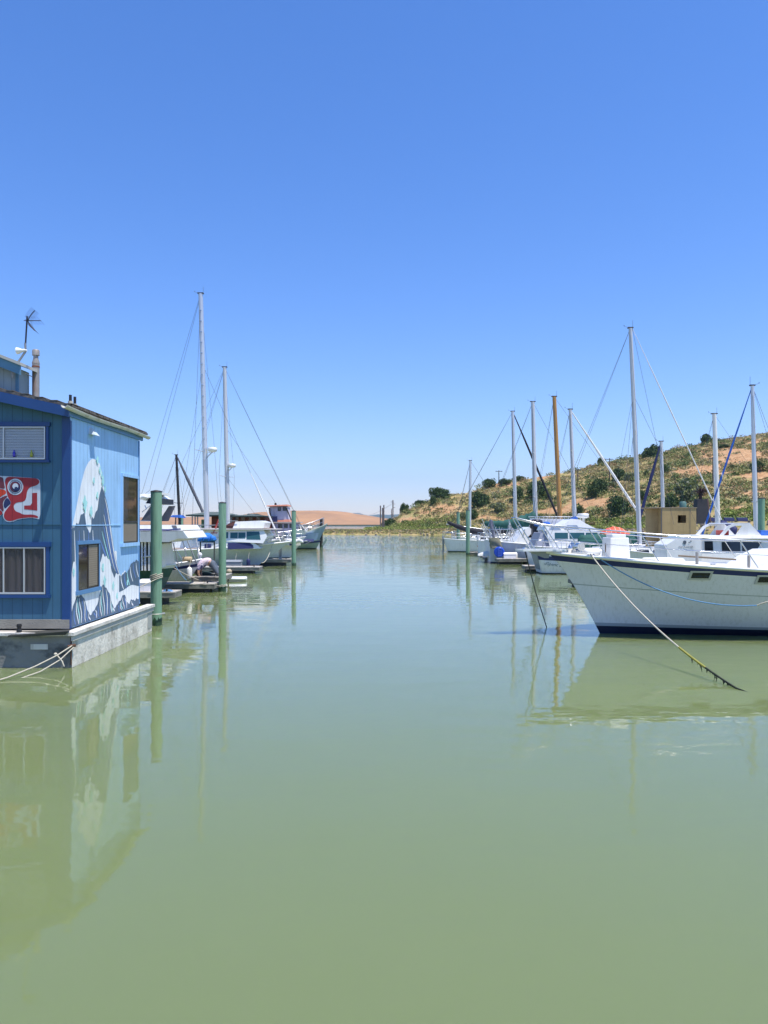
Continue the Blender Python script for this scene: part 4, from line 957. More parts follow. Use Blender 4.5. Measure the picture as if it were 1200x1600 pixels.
B7, t7, b7 = simple_sail('sailboat with weathered mast and navy cover behind the hardtop boat', 1075, 52, 8.4, 2.8, (1.2, 1.1, 1.4), (1116, 647), (1122, 835), 8.0, SAILW, sprd=(), cover=((1124, 824), (1150, 832), .5, .3, NAVYC, .0))
B8, t8, b8 = simple_sail('sailboat with blue spiral furled jib and grey mast near the right edge', 1290, 36, 9.0, 2.9, (1.1, 1.0, 1.4), (1175.5, 603), (1181, 820), 7.2, ALU, jib=((1097, 836), .05, BLUEC), sprd=((.30, 1.2),), bowleft=True)
b = MB(); a_ = Vector(t8); c_ = B8.W(1097, 836, 36 + 1.3); n = 60; pts = []
for i in range(n + 1):
    f = .55 + .45 * i / n; p = a_ + (c_ - a_) * f; an = f * 75; pts.append(p + Vector((math.cos(an) * .045, math.sin(an) * .045, 0)))
b.tube(pts, .018, 5); b.build('spiral_band', SAILW, B8.t)

# cabin boat with blue drum, D~53
BD = Boat('cabin_boat', 'pale blue hulled cabin boat with railed roof beside the blue drum and plank dock', 'motor boat', (768 - 600) * 52 / 1200, 53.6, 11.5, 3.2, (1.55, 1.25, 1.6), 1.2, tw=.85, rake=.1, group='motor boats moored on the right')
BD.make_hull(bands(mat('hull_pale_blue', (.56, .60, .66), .35, var=.06, dirt=(.3, .34, .4), dirt_amt=.4), NAVY, .06)); BD.make_deck(); BD.rubrail(WHITE, .035)
o, hw = BD.block('cabin', [(1.5, 1.3), (8.6, 1.35), (7.6, 1.9), (6.9, 2.45), (2.6, 2.45), (2.2, 2.2)], 1.35, 1.15, WHITE)
BD.sidewin(hw, [[(2.5, 1.75), (3.5, 1.75), (3.5, 2.1), (2.85, 2.1)], [(3.6, 1.75), (4.7, 1.75), (4.7, 2.1), (3.6, 2.1)], [(4.8, 1.75), (6.4, 1.75), (6.2, 2.1), (4.8, 2.1)]], DGLASS, o)
b = MB()
for i in range(13): b.tube([(3.1 + i * .28, -1.0, 2.45), (3.1 + i * .28, -1.0, 3.15)], .018, 5)
b.tube([(3.0, -1.0, 3.17), (6.5, -1.0, 3.17)], .025, 6); b.tube([(3.0, 1.0, 3.17), (6.5, 1.0, 3.17)], .025, 6); b.tube([(3.0, -1.0, 3.17), (3.0, 1.0, 3.17)], .025, 6)
b.build('rooftop_rail', WHITE, BD.t)
BD.block('rooftop_locker', [(3.05, 2.46), (5.9, 2.46), (5.8, 3.0), (3.05, 3.05)], .9, .85, HULLS)
b = MB(); b.tube([(.25, -1.2, 1.4), (.1, -1.25, 2.9)], .05, 8); b.tube([(.2, -1.2, 1.7), (.12, -1.22, 2.2), (.02, -1.18, 2.6), (.0, -1.2, 2.95)], [.07, .10, .12, .10], 7); b.build('furled_awning', mat('awning_grey', (.2, .2, .25), .8, var=.2, sc=6), BD.t)
b = MB(); random.seed(9)
for i in range(46):
    x, y = random.uniform(-.2, 2.3), random.uniform(-1.3, 1.3); z = 1.5 + random.random() * .9; d_ = Vector((random.uniform(-.5, .5), random.uniform(-.3, .3), random.uniform(.1, .9)))
    b.tube([(x, y, z - .3), Vector((x, y, z)) + d_], random.uniform(.012, .03), 5, i % 3)
for sd in (-1, 1):
    b.tube([(-.1, sd * 1.3, 1.5), (-.1, sd * 1.3, 2.3), (2.0, sd * 1.3, 2.3)], .025, 6, 0)
b.build('cockpit_frames', [STEEL, WHITE, GREY], BD.t)
b = MB((BD.W(780, 862, 51.5))); 
dl = Wp(780, 862.5, 51.6); b = MB(dl); b.lathe(dl - Vector((0, 0, 0)), [(.30, -.26), (.35, -.22), (.36, 0), (.35, .22), (.30, .26)], 22, 0, axis=(.15, 1, 0))
for k in range(5): b.tube([dl + Vector((-.10, -.29, -.24 + k * .12)), dl + Vector((.10, -.29, -.24 + k * .12))], .014, 5, 1)
for sd in (-.10, .10): b.tube([dl + Vector((sd, -.29, -.34)), dl + Vector((sd, -.29, .38))], .014, 5, 1)
solo(b, 'blue_drum', [mat('drum_blue', (.01, .07, .50), .45, var=.15, sc=3), mat('ladder_blue', (.05, .15, .6), .5)], 'round bright blue drum with a small ladder standing on the plank dock', 'drum')
b = MB(Wp(775, 838, 52)); a_ = Wp(772, 850, 51.9); 
b = MB(a_); rr = []
for i in range(9): rr.append([(a_.x + .02 * i + (.36 + .008 * i) * math.cos(k * .785) * (1 - .05 * math.sin(i * 1.9)), a_.y + (.07 + .03 * math.sin(k * 5 + i)) * math.sin(k * .785), a_.z + .40 - i * .085 + .04 * math.sin(k * 2.4)) for k in range(8)])
b.loft(rr); solo(b, 'hanging_tarp', mat('tarp_olive', (.23, .22, .15), .9, var=.3, sc=8), 'bunched olive grey tarp hanging over the stern rail above the blue drum', 'tarp')
# upturned dinghy on the short dock end
a_ = Wp(769, 869, 53.5); b = MB(a_)
rings = []
for i in range(13):
    f = i / 12; w_ = .5 * math.sin(math.pi * min(1, f * .75 + .2)) ; rings.append([(a_.x - 1.0 + 2.0 * f, a_.y + w_ * math.cos(k * math.pi / 8), a_.z + .02 + .38 * math.sin(k * math.pi / 8) * math.sin(math.pi * (f * .8 + .12))) for k in range(9)])
b.loft(rings, 0, True, True, closed=False); solo(b, 'dinghy', mat('dinghy_white', (.6, .6, .55), .6, var=.15, sc=4), 'small upturned white dinghy on the short dock end left of the blue drum', 'dinghy')
# red railed davit on the far sailboat dock
a_ = Wp(762, 858, 66); b = MB(a_)
for dx in (-.6, .6): b.tube([a_ + Vector((dx, 0, -.35)), a_ + Vector((dx * .6, 0, .25))], .035, 6)
b.tube([a_ + Vector((-.9, 0, .25)), a_ + Vector((.9, 0, .25))], .05, 6); b.tube([a_ + Vector((-.9, 0, 1.1)), a_ + Vector((.9, 0, 1.1))], .025, 6, 1)
for i in range(7): b.tube([a_ + Vector((-.9 + i * .3, 0, .25)), a_ + Vector((-.9 + i * .3, 0, 1.1))], .02, 5, 1)
solo(b, 'dock_cradle', [mat('cradle_red', (.3, .05, .05), .6), STEEL], 'red legged railed cradle standing on the far dock finger', 'stand')

# power boats with flybridge, D ~46
BF = Boat('flybridge_boat', 'white flybridge boat with teal side windows, blue canopy and radar dome in the right row', 'motor boat', (838 - 600) * 47 / 1200, 48.2, 10.8, 3.4, (1.3, 1.2, 1.7), 1.3, tw=.85, group='motor boats moored on the right')
BF.make_hull(bands(HULLW, NAVY, .08)); BF.make_deck(); BF.rubrail(WHITE, .035)
o, hw = BF.block('cabin', [(.8, 1.2), (5.6, 1.3), (4.6, 1.7), (3.7, 2.25), (.6, 2.25)], 1.45, 1.3, WHITE)
BF.sidewin(hw, [[(1.1, 1.78), (1.9, 1.78), (1.9, 2.14), (1.1, 2.14)], [(2.0, 1.78), (2.9, 1.78), (2.9, 2.14), (2.0, 2.14)], [(3.0, 1.78), (4.2, 1.78), (3.7, 2.14), (3.0, 2.14)]], TGLASS, o)
o, hw = BF.block('flybridge', [(.5, 2.26), (3.9, 2.26), (3.0, 2.72), (2.7, 2.95), (2.2, 2.98), (1.6, 2.62), (.6, 2.55)], 1.25, 1.1, WHITE)
BF.sidewin(hw, [[(.8, 2.32), (1.5, 2.32), (1.35, 2.5), (.9, 2.5)], [(1.7, 2.34), (2.6, 2.34), (2.5, 2.6), (1.9, 2.6)]], mat('screen_bluegrey', (.25, .32, .42), .2, var=.1), o)
b = MB(); b.ell((.75, -.6, 2.66), (.25, .3, .16)); b.ell((.15, -.6, 2.6), (.18, .3, .10)); b.build('blue_canopy', BLUEC, BF.t)
o, hw = BF.block('windscreen', [(1.75, 2.66), (2.2, 2.99), (2.35, 2.99), (2.0, 2.66)], .9, .8, mat('screen_clear', (.4, .47, .52), .15, var=.1))
b = MB(); q = BF.W(911, 811, 48.2); b.tube([(q.x, 0, 2.4), (q.x, 0, q.z + .1)], .05, 8); b.lathe((q.x, 0, q.z + .05), [(.2, 0), (.34, .05), (.36, .24), (.3, .3)], 18); b.build('radar_dome', WHITE, BF.t)
BF.rail(.45, .97, .65, 6, .016)
o = BF.block('dodger', [(-.05, 1.3), (1.3, 1.3), (1.5, 2.1), (.3, 2.15)], 1.3, 1.1, mat('dodger_grey', (.27, .29, .35), .7, var=.12, sc=4))
# outboard motor on a bracket right of the rooftop rail
q = Wp(838, 826, 51); b = MB(q); b.loft([[(q.x + sx_ * math.cos(a) * (1 + .12 * math.cos(4 * a)), q.y + .8 * sx_ * math.sin(a) * (1 + .12 * math.cos(4 * a)), q.z + zz_) for a in [2 * math.pi * k / 16 for k in range(16)]] for sx_, zz_ in [(.30, -.02), (.38, .05), (.40, .35), (.36, .55), (.2, .62)]]); b.box(q.x - .3, q.x + .25, q.y - .25, q.y + .25, q.z - .5, q.z + .2); b.box(q.x - .12, q.x + .12, q.y - .12, q.y + .12, q.z - 1.3, q.z - .5)
solo(b, 'outboard_motor', mat('outboard_black', (.03, .028, .035), .4, var=.2), 'black hooded outboard motor hung up beside the railed cabin roof', 'outboard motor')
# green covered boat and racing hull behind the deck box
BG = Boat('covered_boat', 'low white boat under a long dark green tarp behind the white deck box', 'motor boat', (912 - 600) * 44 / 1200, 46.0, 7.4, 2.5, (1.3, 1.1, 1.4), .9, group='motor boats moored on the right')
BG.make_hull(bands(WHITE, RED, .1, NAVY, .7, .8)); BG.make_deck()
BG.boomcover((.2, 0, 1.55), (4.6, 0, 1.85), .42, .30, GREENC, name='tarp', droop=.05)
# orange-red life raft cover
q = Wp(960, 829, 38.5); b = MB(q); rings = []
for i in range(12):
    f = i / 11; rings.append([(q.x - .62 + 1.24 * f, q.y + .45 * math.cos(k * math.pi / 8), q.z - .18 + .38 * math.sin(k * math.pi / 8) * (.35 + .65 * math.sin(math.pi * f)) + .02 * math.sin(k + i * 2)) for k in range(9)])
b.loft(rings, 0, True, True, closed=False)
for i in range(5): b.tube([rings[i*2+1][k] for k in range(9)], .022, 5, 1)
solo(b, 'covered_skiff', [ORANGE, mat('cover_pale_strap', (.75, .45, .3), .7)], 'orange red striped cover stretched over gear just behind the white deck box', 'cover')

# plywood shed on its own float
D_ = 45.0; sh = thing('plywood_shed', 'tan plywood shed with a square window hole floating behind the big cruiser', 'shed', (Wp(1050, 0, D_).x, D_ + 1.2, 0))
M_PLY = mat('plywood_tan', (.42, .30, .135), .85, var=.13, sc=2.5, stretch=(.5, 1, 3), dirt=(.22, .15, .07), dirt_amt=.6, dsc=3)
hx0 = Wp(1033.5, 0, D_).x - sh.location.x; hx1 = Wp(1088, 0, D_).x - sh.location.x; zt = Wp(0, 794, D_).z; hy = -1.2
wx0 = Wp(1059, 0, D_).x - sh.location.x; wx1 = Wp(1072, 0, D_).x - sh.location.x; wz0 = Wp(0, 817, D_).z; wz1 = Wp(0, 805, D_).z
b = MB()
b.box(hx0, wx0, hy, hy + .05, .3, zt); b.box(wx1, hx1, hy, hy + .05, .3, zt); b.box(wx0, wx1, hy, hy + .05, .3, wz0); b.box(wx0, wx1, hy, hy + .05, wz1, zt)
b.box(hx1 - .05, hx1, hy + .051, 1.2, .3, zt); b.box(hx0 - .75, hx0 - .02, hy + .5, hy + .55, .3, zt - .02); b.box(hx0 - .01, hx0 + .04, hy + .051, 1.2, .3, zt)
b.box(hx0 + .041, wx0 + .12, 1.15, 1.2, .3, zt); b.box(wx1 + .1, hx1 - .051, 1.15, 1.2, .3, zt); b.box(wx0 + .121, wx1 + .099, 1.15, 1.2, .3, wz0 - .3)
b.build('wall', M_PLY, sh)
b = MB(); b.box(hx0 - .78, hx1 + .04, hy - .03, 1.25, zt + .002, zt + .05); b.build('roof', mat('shed_roof', (.3, .24, .16), .9, var=.2), sh)
b = MB(); b.box(hx0 - .04, hx0 + .03, hy - .04, hy - .002, .3, zt); b.box(hx1 - .38, hx1 - .36, hy - .01, hy - .001, .3, zt); b.build('batten', mat('shed_batten', (.12, .11, .10), .8), sh)
b = MB(); b.box(hx0 - .9, hx1 + .3, -1.5, 1.5, -.3, .3); b.build('float', WOODD, sh)
b = MB(); q = Wp(1067, 789, 45.6) - sh.location; b.lathe((q.x, q.y, zt + .05), [(.2, 0), (.2, .3), (.14, .36)], 14); b.build('roof_vent', mat('vent_green', (.07, .16, .14), .6), sh)
# dark tapered pedestal with a burst of spikes
D_ = 88; q = Wp(1100, 813, D_); sc_ = thing('rusty_spiked_sculpture', 'dark tapered pedestal topped by a rusty ball of spikes on the right bank', 'sculpture', tuple(q))
k = D_ / FPX; b = MB()
b.hexa([(-15*k, -.7, -.4), (6*k, -.7, -.4), (6*k, .7, -.4), (-15*k, .7, -.4), (-13*k, -.5, 33*k), (2*k, -.5, 33*k), (2*k, .5, 33*k), (-13*k, .5, 33*k)])
b.hexa([(6.2*k, -.4, -.3), (9.5*k, -.4, -.3), (9.5*k, .4, -.3), (6.2*k, .4, -.3), (3*k, -.3, 34*k), (5*k, -.3, 34*k), (5*k, .3, 34*k), (3*k, .3, 34*k)], 1)
b.build('pedestal', [mat('pedestal_dark', (.035, .033, .04), .8, var=.25), mat('pedestal_rust', (.15, .08, .07), .8)], sc_)
b = MB(); c = Vector((-5.5*k, 0, 44.5*k)); b.tube([(-5.5*k, 0, 32*k), c], .2, 8); b.ell(c, (.25, .25, .3)); random.seed(2)
for i in range(90):
    d = Vector((random.gauss(0, 1), random.gauss(0, 1), random.gauss(0, .9))).normalized(); b.tube([c, c + d * random.uniform(.55, .9)], [.045, .012], 4)
b.build('spiked_ball', mat('rust_dark', (.05, .022, .025), .9, var=.3), sc_)

# flybridge boat at right edge
D_ = 28.0
BH = Boat('flybridge_boat', 'white motor boat with arched hardtop, red box and black cabin windows at the right edge', 'motor boat', (1330 - 600) * D_ / 1200, D_ + 1.4, 8.6, 3.0, (1.2, 1.1, 1.35), 1.0, tw=.85, yaw=math.pi, group='motor boats moored on the right')
BH.make_hull(bands(HULLW, NAVY, .1)); BH.make_deck(); BH.rubrail(WHITE, .035)
def xl(px): return BH.W(px, 800, D_).x
def zl(py): return CAM_H + (HOR - py) * D_ / 1200
o, hw = BH.block('cabin', [(xl(1300), 1.0), (xl(1098), 1.0), (xl(1101), zl(844)), (xl(1108), zl(842)), (xl(1300), zl(842))], 1.3, 1.2, WHITE)
BH.sidewin(hw, [[(xl(1117), zl(862)), (xl(1104), zl(862)), (xl(1104), zl(846)), (xl(1117), zl(846))], [(xl(1160), zl(862)), (xl(1131), zl(862)), (xl(1131), zl(847)), (xl(1160), zl(847))], [(xl(1194), zl(847)), (xl(1184), zl(862)), (xl(1163), zl(862)), (xl(1163), zl(847))]], DGLASS, o)
b = MB(); b.hexa([(xl(1300), -1.35, zl(841.5)), (xl(1096), -1.35, zl(841.5)), (xl(1096), 1.35, zl(841.5)), (xl(1300), 1.35, zl(841.5)), (xl(1300), -1.3, zl(837)), (xl(1094), -1.3, zl(837)), (xl(1094), 1.3, zl(837)), (xl(1300), 1.3, zl(837))]); b.build('cabin_roof', WHITE, BH.t)
# arch
b = MB()
arc = [(1130, 837), (1143, 822), (1153, 818), (1178, 818), (1186, 824), (1196, 837)]
inn = [(1136, 837), (1147, 824.5), (1155, 821), (1168, 821), (1156, 837)]
for yy in (-1.1, 1.06):
    pts_ = [(1130, 837), (1143, 822), (1153, 818), (1178, 818), (1196, 837), (1155, 837), (1166, 821.5), (1155, 821.5), (1147, 824.5), (1136, 837)]
    b.prism([(xl(px), yy, zl(py)) for px, py in pts_], (0, .05, 0))
b.hexa([(xl(1180), -1.05, zl(818.6)), (xl(1152), -1.05, zl(818.6)), (xl(1152), 1.05, zl(818.6)), (xl(1180), 1.05, zl(818.6)), (xl(1178), -1.08, zl(816.8)), (xl(1153), -1.08, zl(816.8)), (xl(1153), 1.08, zl(816.8)), (xl(1178), 1.08, zl(816.8))])
b.build('hardtop_arch', WHITE, BH.t)
b = MB(); b.box(xl(1160), xl(1150), -.3, .3, zl(836.9), zl(829)); b.build('red_box', mat('cooler_red', (.55, .06, .03), .5), BH.t)
b = MB(); b.hexa([(xl(1220), -1.0, zl(838)), (xl(1196), -1.0, zl(838)), (xl(1196), 1.0, zl(838)), (xl(1220), 1.0, zl(838)), (xl(1218), -.9, zl(829)), (xl(1200), -.9, zl(829)), (xl(1200), .9, zl(829)), (xl(1218), .9, zl(829))]); b.build('blue_cover', BLUEC, BH.t)
# inflatable / runabout with crest and lettering
D_ = 27.0
BI = Boat('runabout', 'small white covered runabout with a grey crest and registration lettering on its side', 'motor boat', (1108 - 600) * D_ / 1200, D_ + .9, 1.9 + .6, 1.5, (1.1, 1.1, 1.15), .4, tw=.9, yaw=math.pi, group='motor boats moored on the right')
BI.make_hull(bands(HULLW, GREY, .1)); BI.make_deck()
xI = lambda px: BI.W(px, 800, D_).x; zI = lambda py: CAM_H + (HOR - py) * D_ / 1200
o, hw = BI.block('canopy', [(xI(1101), 1.1), (xI(1047), 1.1), (xI(1046), zI(852)), (xI(1060), zI(843)), (xI(1076), zI(839.5)), (xI(1101), zI(840))], .66, .6, WHITE)
o2, hw2 = BI.block('windscreen', [(xI(1098), zI(839.6)), (xI(1060), zI(842.8)), (xI(1072), zI(837)), (xI(1090), zI(836.5))], .56, .5, mat('screen_sage', (.3, .38, .34), .2, var=.1))
b = MB(); b.prism([(xI(px), .622, zI(py)) for px, py in [(1072, 846), (1074, 844.5), (1077, 845.6), (1077.2, 848.5), (1075, 851.5), (1072.6, 849.5)]], (0, .008, 0)); b.prism([(xI(px), .615, zI(py)) for px, py in [(1083, 845), (1085.5, 845), (1085.5, 846.4), (1083.4, 846.4)]], (0, .008, 0)); b.prism([(xI(px), .622, zI(py)) for px, py in [(1080.6, 847.6), (1083, 847.6), (1083, 848.6), (1080.6, 848.6)]], (0, .008, 0))
text_into(b, 'FCH ALCITYER', .085, (xI(1065), .637, zI(856)), (-1, 0, 0), (0, -.14, .99), (0, 1, 0), 0, depth=.002, font_scale=.92)
b.build('crest_lettering', mat('print_grey', (.10, .12, .15), .6), BI.t)
# small dock furniture and fenders
def fender(px, py, D, label, m=None):
    q = Wp(px, py, D); b = MB(q); b.lathe(q - Vector((0, 0, .28)), [(.02, 0), (.09, .04), (.115, .1), (.115, .44), (.09, .5), (.02, .55)], 12)
    b.tube([q + Vector((0, 0, .27)), q + Vector((.03, .12, .62))], .012, 5, 1); solo(b, 'fender', [m or WHITE, ROPE], label, 'fender', 'fenders hung along hulls')
fender(806, 869, 51.6, 'white fender hanging on the pale blue cabin boat above the plank dock')
fender(296, 896, 31.4, 'white fender at the bow of the navy striped boat by the bending person')
fender(388, 880, 45.2, 'navy fender hanging low on the long grey blue yacht', NAVYC)
fender(368, 882, 45.2, 'white fender hanging on the long grey blue yacht right of the second green pile')
def dockbox(px, py, D, w_, label, m):
    q = Wp(px, py, D); t = thing('dock_box', label, 'dock box', tuple(q), 0, 'dock boxes'); b = MB(); b.box(-w_/2, w_/2, -.25, .25, 0, .34); b.build('box', m, t)
    b = MB(); b.hexa([(-w_/2-.02, -.27, .343), (w_/2+.02, -.27, .343), (w_/2+.02, .27, .343), (-w_/2-.02, .27, .343), (-w_/2, -.2, .42), (w_/2, -.2, .42), (w_/2, .27, .44), (-w_/2, .27, .44)]); b.build('lid', m, t)
dockbox(232, 925.5, 26.1, .6, 'faded white dock box on the finger between the nearest pile and the house', HULLW)
dockbox(796, 873.5, 51.3, .8, 'pale dock box on the striped plank dock right of the blue drum', HULLW)
dockbox(365, 887, 43.6, .9, 'grey dock box on the low finger under the long yacht', GREY)
b = MB(Wp(438, 874, 49.6)); q = Wp(438, 874, 49.6); b.box(q.x - .09, q.x + .09, q.y - .07, q.y + .07, q.z, q.z + .75); b.box(q.x - .11, q.x + .11, q.y - .09, q.y + .09, q.z + .75, q.z + .9, 1)
solo(b, 'power_pedestal', [GREY, WHITE], 'slim grey power pedestal on the dark finger by the third green pile', 'power pedestal')
def coil(px, py, D, label, m=ROPE):
    q = Wp(px, py, D); b = MB(q); b.tube([(q.x + (.20 - .0012 * k) * math.cos(k * .35), q.y + (.20 - .0012 * k) * math.sin(k * .35), q.z + .02 + .0006 * k) for k in range(100)], .014, 5); solo(b, 'rope_coil', m, label, 'rope coil', 'coiled ropes on docks')
coil(300, 912.5, 30.6, 'pale coil of rope on the grey finger beside the bending person')
coil(262, 925.3, 25.8, 'blue coil of rope at the outer end of the nearest short dock finger', ROPEB)
coil(826, 872.6, 51.2, 'pale coil of rope on the striped plank dock behind the cruiser platform')
# ================= left row
# green hulled flybridge cruiser next to the house (D 27.5)
D_ = 27.5
LA = Boat('flybridge_boat', 'teal hulled boat with big white flybridge and dark cockpit just beyond the blue house', 'motor boat', (30 - 600) * D_ / 1200, D_ + 1.5, (256 - 30) * D_ / 1200, 3.3, (1.0, 1.0, 1.15), .55, tw=.85, group='motor boats moored on the left', wlf=.85)
LA.make_hull([(0.0, WOODD), (.60, HULLTL), (.90, HULLT), (1.0, WHITE)]); LA.make_deck(); LA.rubrail(WHITE, .04)
xA = lambda px: LA.W(px, 800, D_).x
zA = lambda py: CAM_H + (HOR - py) * D_ / 1200
o, hw = LA.block('cockpit_enclosure', [(xA(120), 1.0), (xA(238), 1.0), (xA(236), zA(846)), (xA(120), zA(846))], 1.25, 1.2, mat('enclosure_dark', (.03, .03, .032), .5))
b = MB()
for px in (219, 224, 230, 236): b.box(xA(px) - .03, xA(px) + .03, -1.3, -1.245, 1.0, zA(846))
b.tube([(xA(218), -1.32, zA(871)), (xA(240), -1.32, zA(868))], .03, 6)
o.name = 'cockpit_enclosure'; b.build('enclosure_post', WHITE, o)
b = MB()
for dx in (0, .11): b.tube([(xA(221) + dx, -1.45, zA(885)), (xA(219.5) + dx, -1.36, zA(856))], .014, 6)
for i in range(5): z = zA(883) + i * .15; b.tube([(xA(221) - i * .006, -1.45 + i * .02, z), (xA(221) + .11, -1.45 + i * .02, z)], .012, 6)
b.build('ladder', STEEL, LA.t)
# foredeck cabin with grey panel
o, hw = LA.block('forward_cabin', [(xA(228), 1.0), (xA(245), 1.05), (xA(243.5), 1.4), (xA(240), 1.95), (xA(228), 2.0)], .95, .85, WHITE)
LA.sidewin(hw, [[(xA(231), 1.35), (xA(242), 1.35), (xA(240), 1.8), (xA(231), 1.8)]], DGLASS, o)
# flybridge mass with navy stripe
o, hw = LA.block('flybridge', [(xA(120), zA(847)), (xA(262), zA(847)), (xA(278), zA(841.5)), (xA(294), zA(841.5)), (xA(286), zA(830)), (xA(120), zA(831))], 1.45, 1.5, WHITE)
o2, hw2 = LA.block('bridge_coaming', [(xA(120), zA(829.9)), (xA(284), zA(829)), (xA(279), zA(820.5)), (xA(120), zA(820.5))], 1.38, 1.3, WHITE)
LA.sidewin(hw2, [[(xA(120), zA(828.6)), (xA(232), zA(828.6)), (xA(262), zA(829.2)), (xA(281), zA(827)), (xA(280), zA(825.5)), (xA(262), zA(827)), (xA(232), zA(826.6)), (xA(120), zA(826.6))]], mat('stripe_navy', (.02, .03, .14), .4), o2, name='stripe')
LA.sidewin(hw2, [[(xA(269), zA(825)), (xA(275), zA(825)), (xA(273), zA(821)), (xA(266), zA(821))]], DGREY, o2)

# hardtop with arch
b = MB(); b.hexa([(xA(150), -1.2, zA(777)), (xA(236), -1.2, zA(777)), (xA(236), 1.2, zA(777)), (xA(150), 1.2, zA(777)), (xA(150), -1.15, zA(772.5)), (xA(228), -1.15, zA(771)), (xA(228), 1.15, zA(771)), (xA(150), 1.15, zA(772.5))])
b.ell((xA(221), -.9, zA(776)), (.20, .35, .13)); b.box(xA(228), xA(238), -.7, .7, zA(771), zA(767.4)); b.build('hardtop', WHITE, LA.t)
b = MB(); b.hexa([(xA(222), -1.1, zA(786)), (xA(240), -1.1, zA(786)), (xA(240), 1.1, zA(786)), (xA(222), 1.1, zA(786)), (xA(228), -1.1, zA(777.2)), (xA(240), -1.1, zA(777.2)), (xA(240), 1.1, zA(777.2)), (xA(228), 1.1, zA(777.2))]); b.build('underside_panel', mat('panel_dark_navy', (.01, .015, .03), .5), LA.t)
for sd in (-1.15, 1.1):
    b = MB(); b.prism([(xA(px), sd, zA(py)) for px, py in [(215, 814), (231, 814), (243, 788), (232, 788)]], (0, .05, 0)); b.build('arch_leg', DGREY, LA.t)
b = MB()
for a_, c_ in [((218, 800), (236, 786)), ((222, 789), (225, 795)), ((214, 814), (240, 814))]: b.tube([(xA(a_[0]), -1.2, zA(a_[1])), (xA(c_[0]), -1.2, zA(c_[1]))], .018, 6)
b.build('hardtop_brace', STEEL, LA.t)

# white boat with navy stripe, bow to the right (D 31)
D_ = 31.0
LB = Boat('sailboat', 'white boat with navy stripe and rolled tan cloth, bow pointing right in the left row', 'sailboat', (60 - 600) * D_ / 1200, D_ + 1.3, (304 - 60) * D_ / 1200, 2.7, (.95, .8, 1.2), .7, tw=.7, group='sailboats moored on the left', wlf=.75)
LB.make_hull(bands(HULLW, NAVY, .06, NAVY, .74, .86)); LB.make_deck(); LB.rubrail(WHITE, .035)
xB = lambda px: LB.W(px, 800, D_).x
zB = lambda py: CAM_H + (HOR - py) * D_ / 1200
LB.coachroof(1.6, 4.9, .8, 1.25, .9, .75, 3)
b = MB(); b.lathe((xB(275), -.3, zB(876)), [(.05, 0), (.12, .02), (.12, .38), (.05, .4)], 14, 0, axis=(1, 0, 0)); b.build('rolled_cloth', TAN, LB.t)
b = MB(); x_ = xB(302) - .05; b.lathe((x_, 0, 1.12), [(.07, 0), (.09, .1), (.05, .16), (.1, .22), (.1, .3), (.05, .36)], 12); b.build('bow_bollard', WHITE, LB.t)
b = MB()
for yy in (-.85, .7):
    b.tube([(xB(275), yy, .93), (xB(265), yy, zB(846.5)), (xB(287), yy, zB(842)), (xB(299), yy * .5, 1.05)], .026, 8)
b.tube([(xB(265), -.85, zB(846.5)), (xB(265), .7, zB(846.5))], .026, 8); b.tube([(xB(287), -.85, zB(842)), (xB(287), .7, zB(842))], .026, 8)
b.build('awning_frame', GREY, LB.t)
b = MB()
for sd in (-1, 1):
    b.tube([LB.sp(.86, sd, .1), LB.sp(.80, sd, .1, .6), LB.sp(.97, sd, .02, .55), LB.sp(.985, sd, .0)], .016, 6)
b.tube([LB.sp(.97, -1, .02, .55), LB.sp(.97, 1, .02, .55)], .016, 6)
b.build('pulpit_rail', STEEL, LB.t)
b = MB(); b.tube([(xB(265), -1.0, zB(868)), (xB(262), -.9, zB(882))], .02, 6); b.tube([(xB(258), -.7, 1.0), (xB(262), -.8, 1.2), (xB(268), -.8, 1.0)], .02, 6); b.build('deck_fittings', STEEL, LB.t)
c_ = Vector((xB(303) + LB.t.location.x, D_ + 1.3, 1.05))
for k_, (e, lab, m_) in enumerate([((-7.4, 31.1, .38), 'pale rope slanting from the navy striped bow down to the plank dock', ROPE), ((-8.0, 31.1, .4), 'thin blue rope slanting from the navy striped boat to the plank dock', ROPEB)]):
    a_ = Vector((xB(262 + k_ * 8) + LB.t.location.x, D_ + .4, .98)); b = MB(a_); b.tube(catenary(a_, e, .05, 8), .013, 6); solo(b, 'mooring_rope', m_, lab, 'rope')
# blue canvas bundle on posts
q = Wp(324, 841, 36); b = MB(q); b.ell(q, (.42, .35, .17), 0, 18, 10); b.ell(q + Vector((-.05, 0, .1)), (.28, .3, .15), 0); b.ell(q + Vector((.28, .02, -.06)), (.15, .25, .10), 0)
random.seed(4)
for i in range(10): a_ = random.uniform(-.38, .3); b.tube([q + Vector((a_, -.25, .12)), q + Vector((a_ + .04, -.36, 0)), q + Vector((a_ - .03, -.3, -.13))], .03, 6)
b.box(q.x - .3, q.x + .3, q.y - .1, q.y + .1, q.z - .2, q.z - .15, 1)
for dx in (-.33, .33): b.tube([q + Vector((dx, 0, -.15)), (q.x + dx, q.y, .4)], .035, 8, 1)
b.box(q.x - 1.0, q.x + .4, q.y - .03, q.y + .03, .82, .9, 1); b.box(q.x - .5, q.x + .36, q.y - .03, q.y + .03, .55, .6, 1)
solo(b, 'canvas_bundle', [mat('bundle_blue', (.015, .17, .55), .7, var=.3, sc=7, bump=.6, bsc=10), mat('post_dark', (.06, .07, .06), .7)], 'bright blue canvas bundle on thin dark posts left of the second green pile', 'tarp')

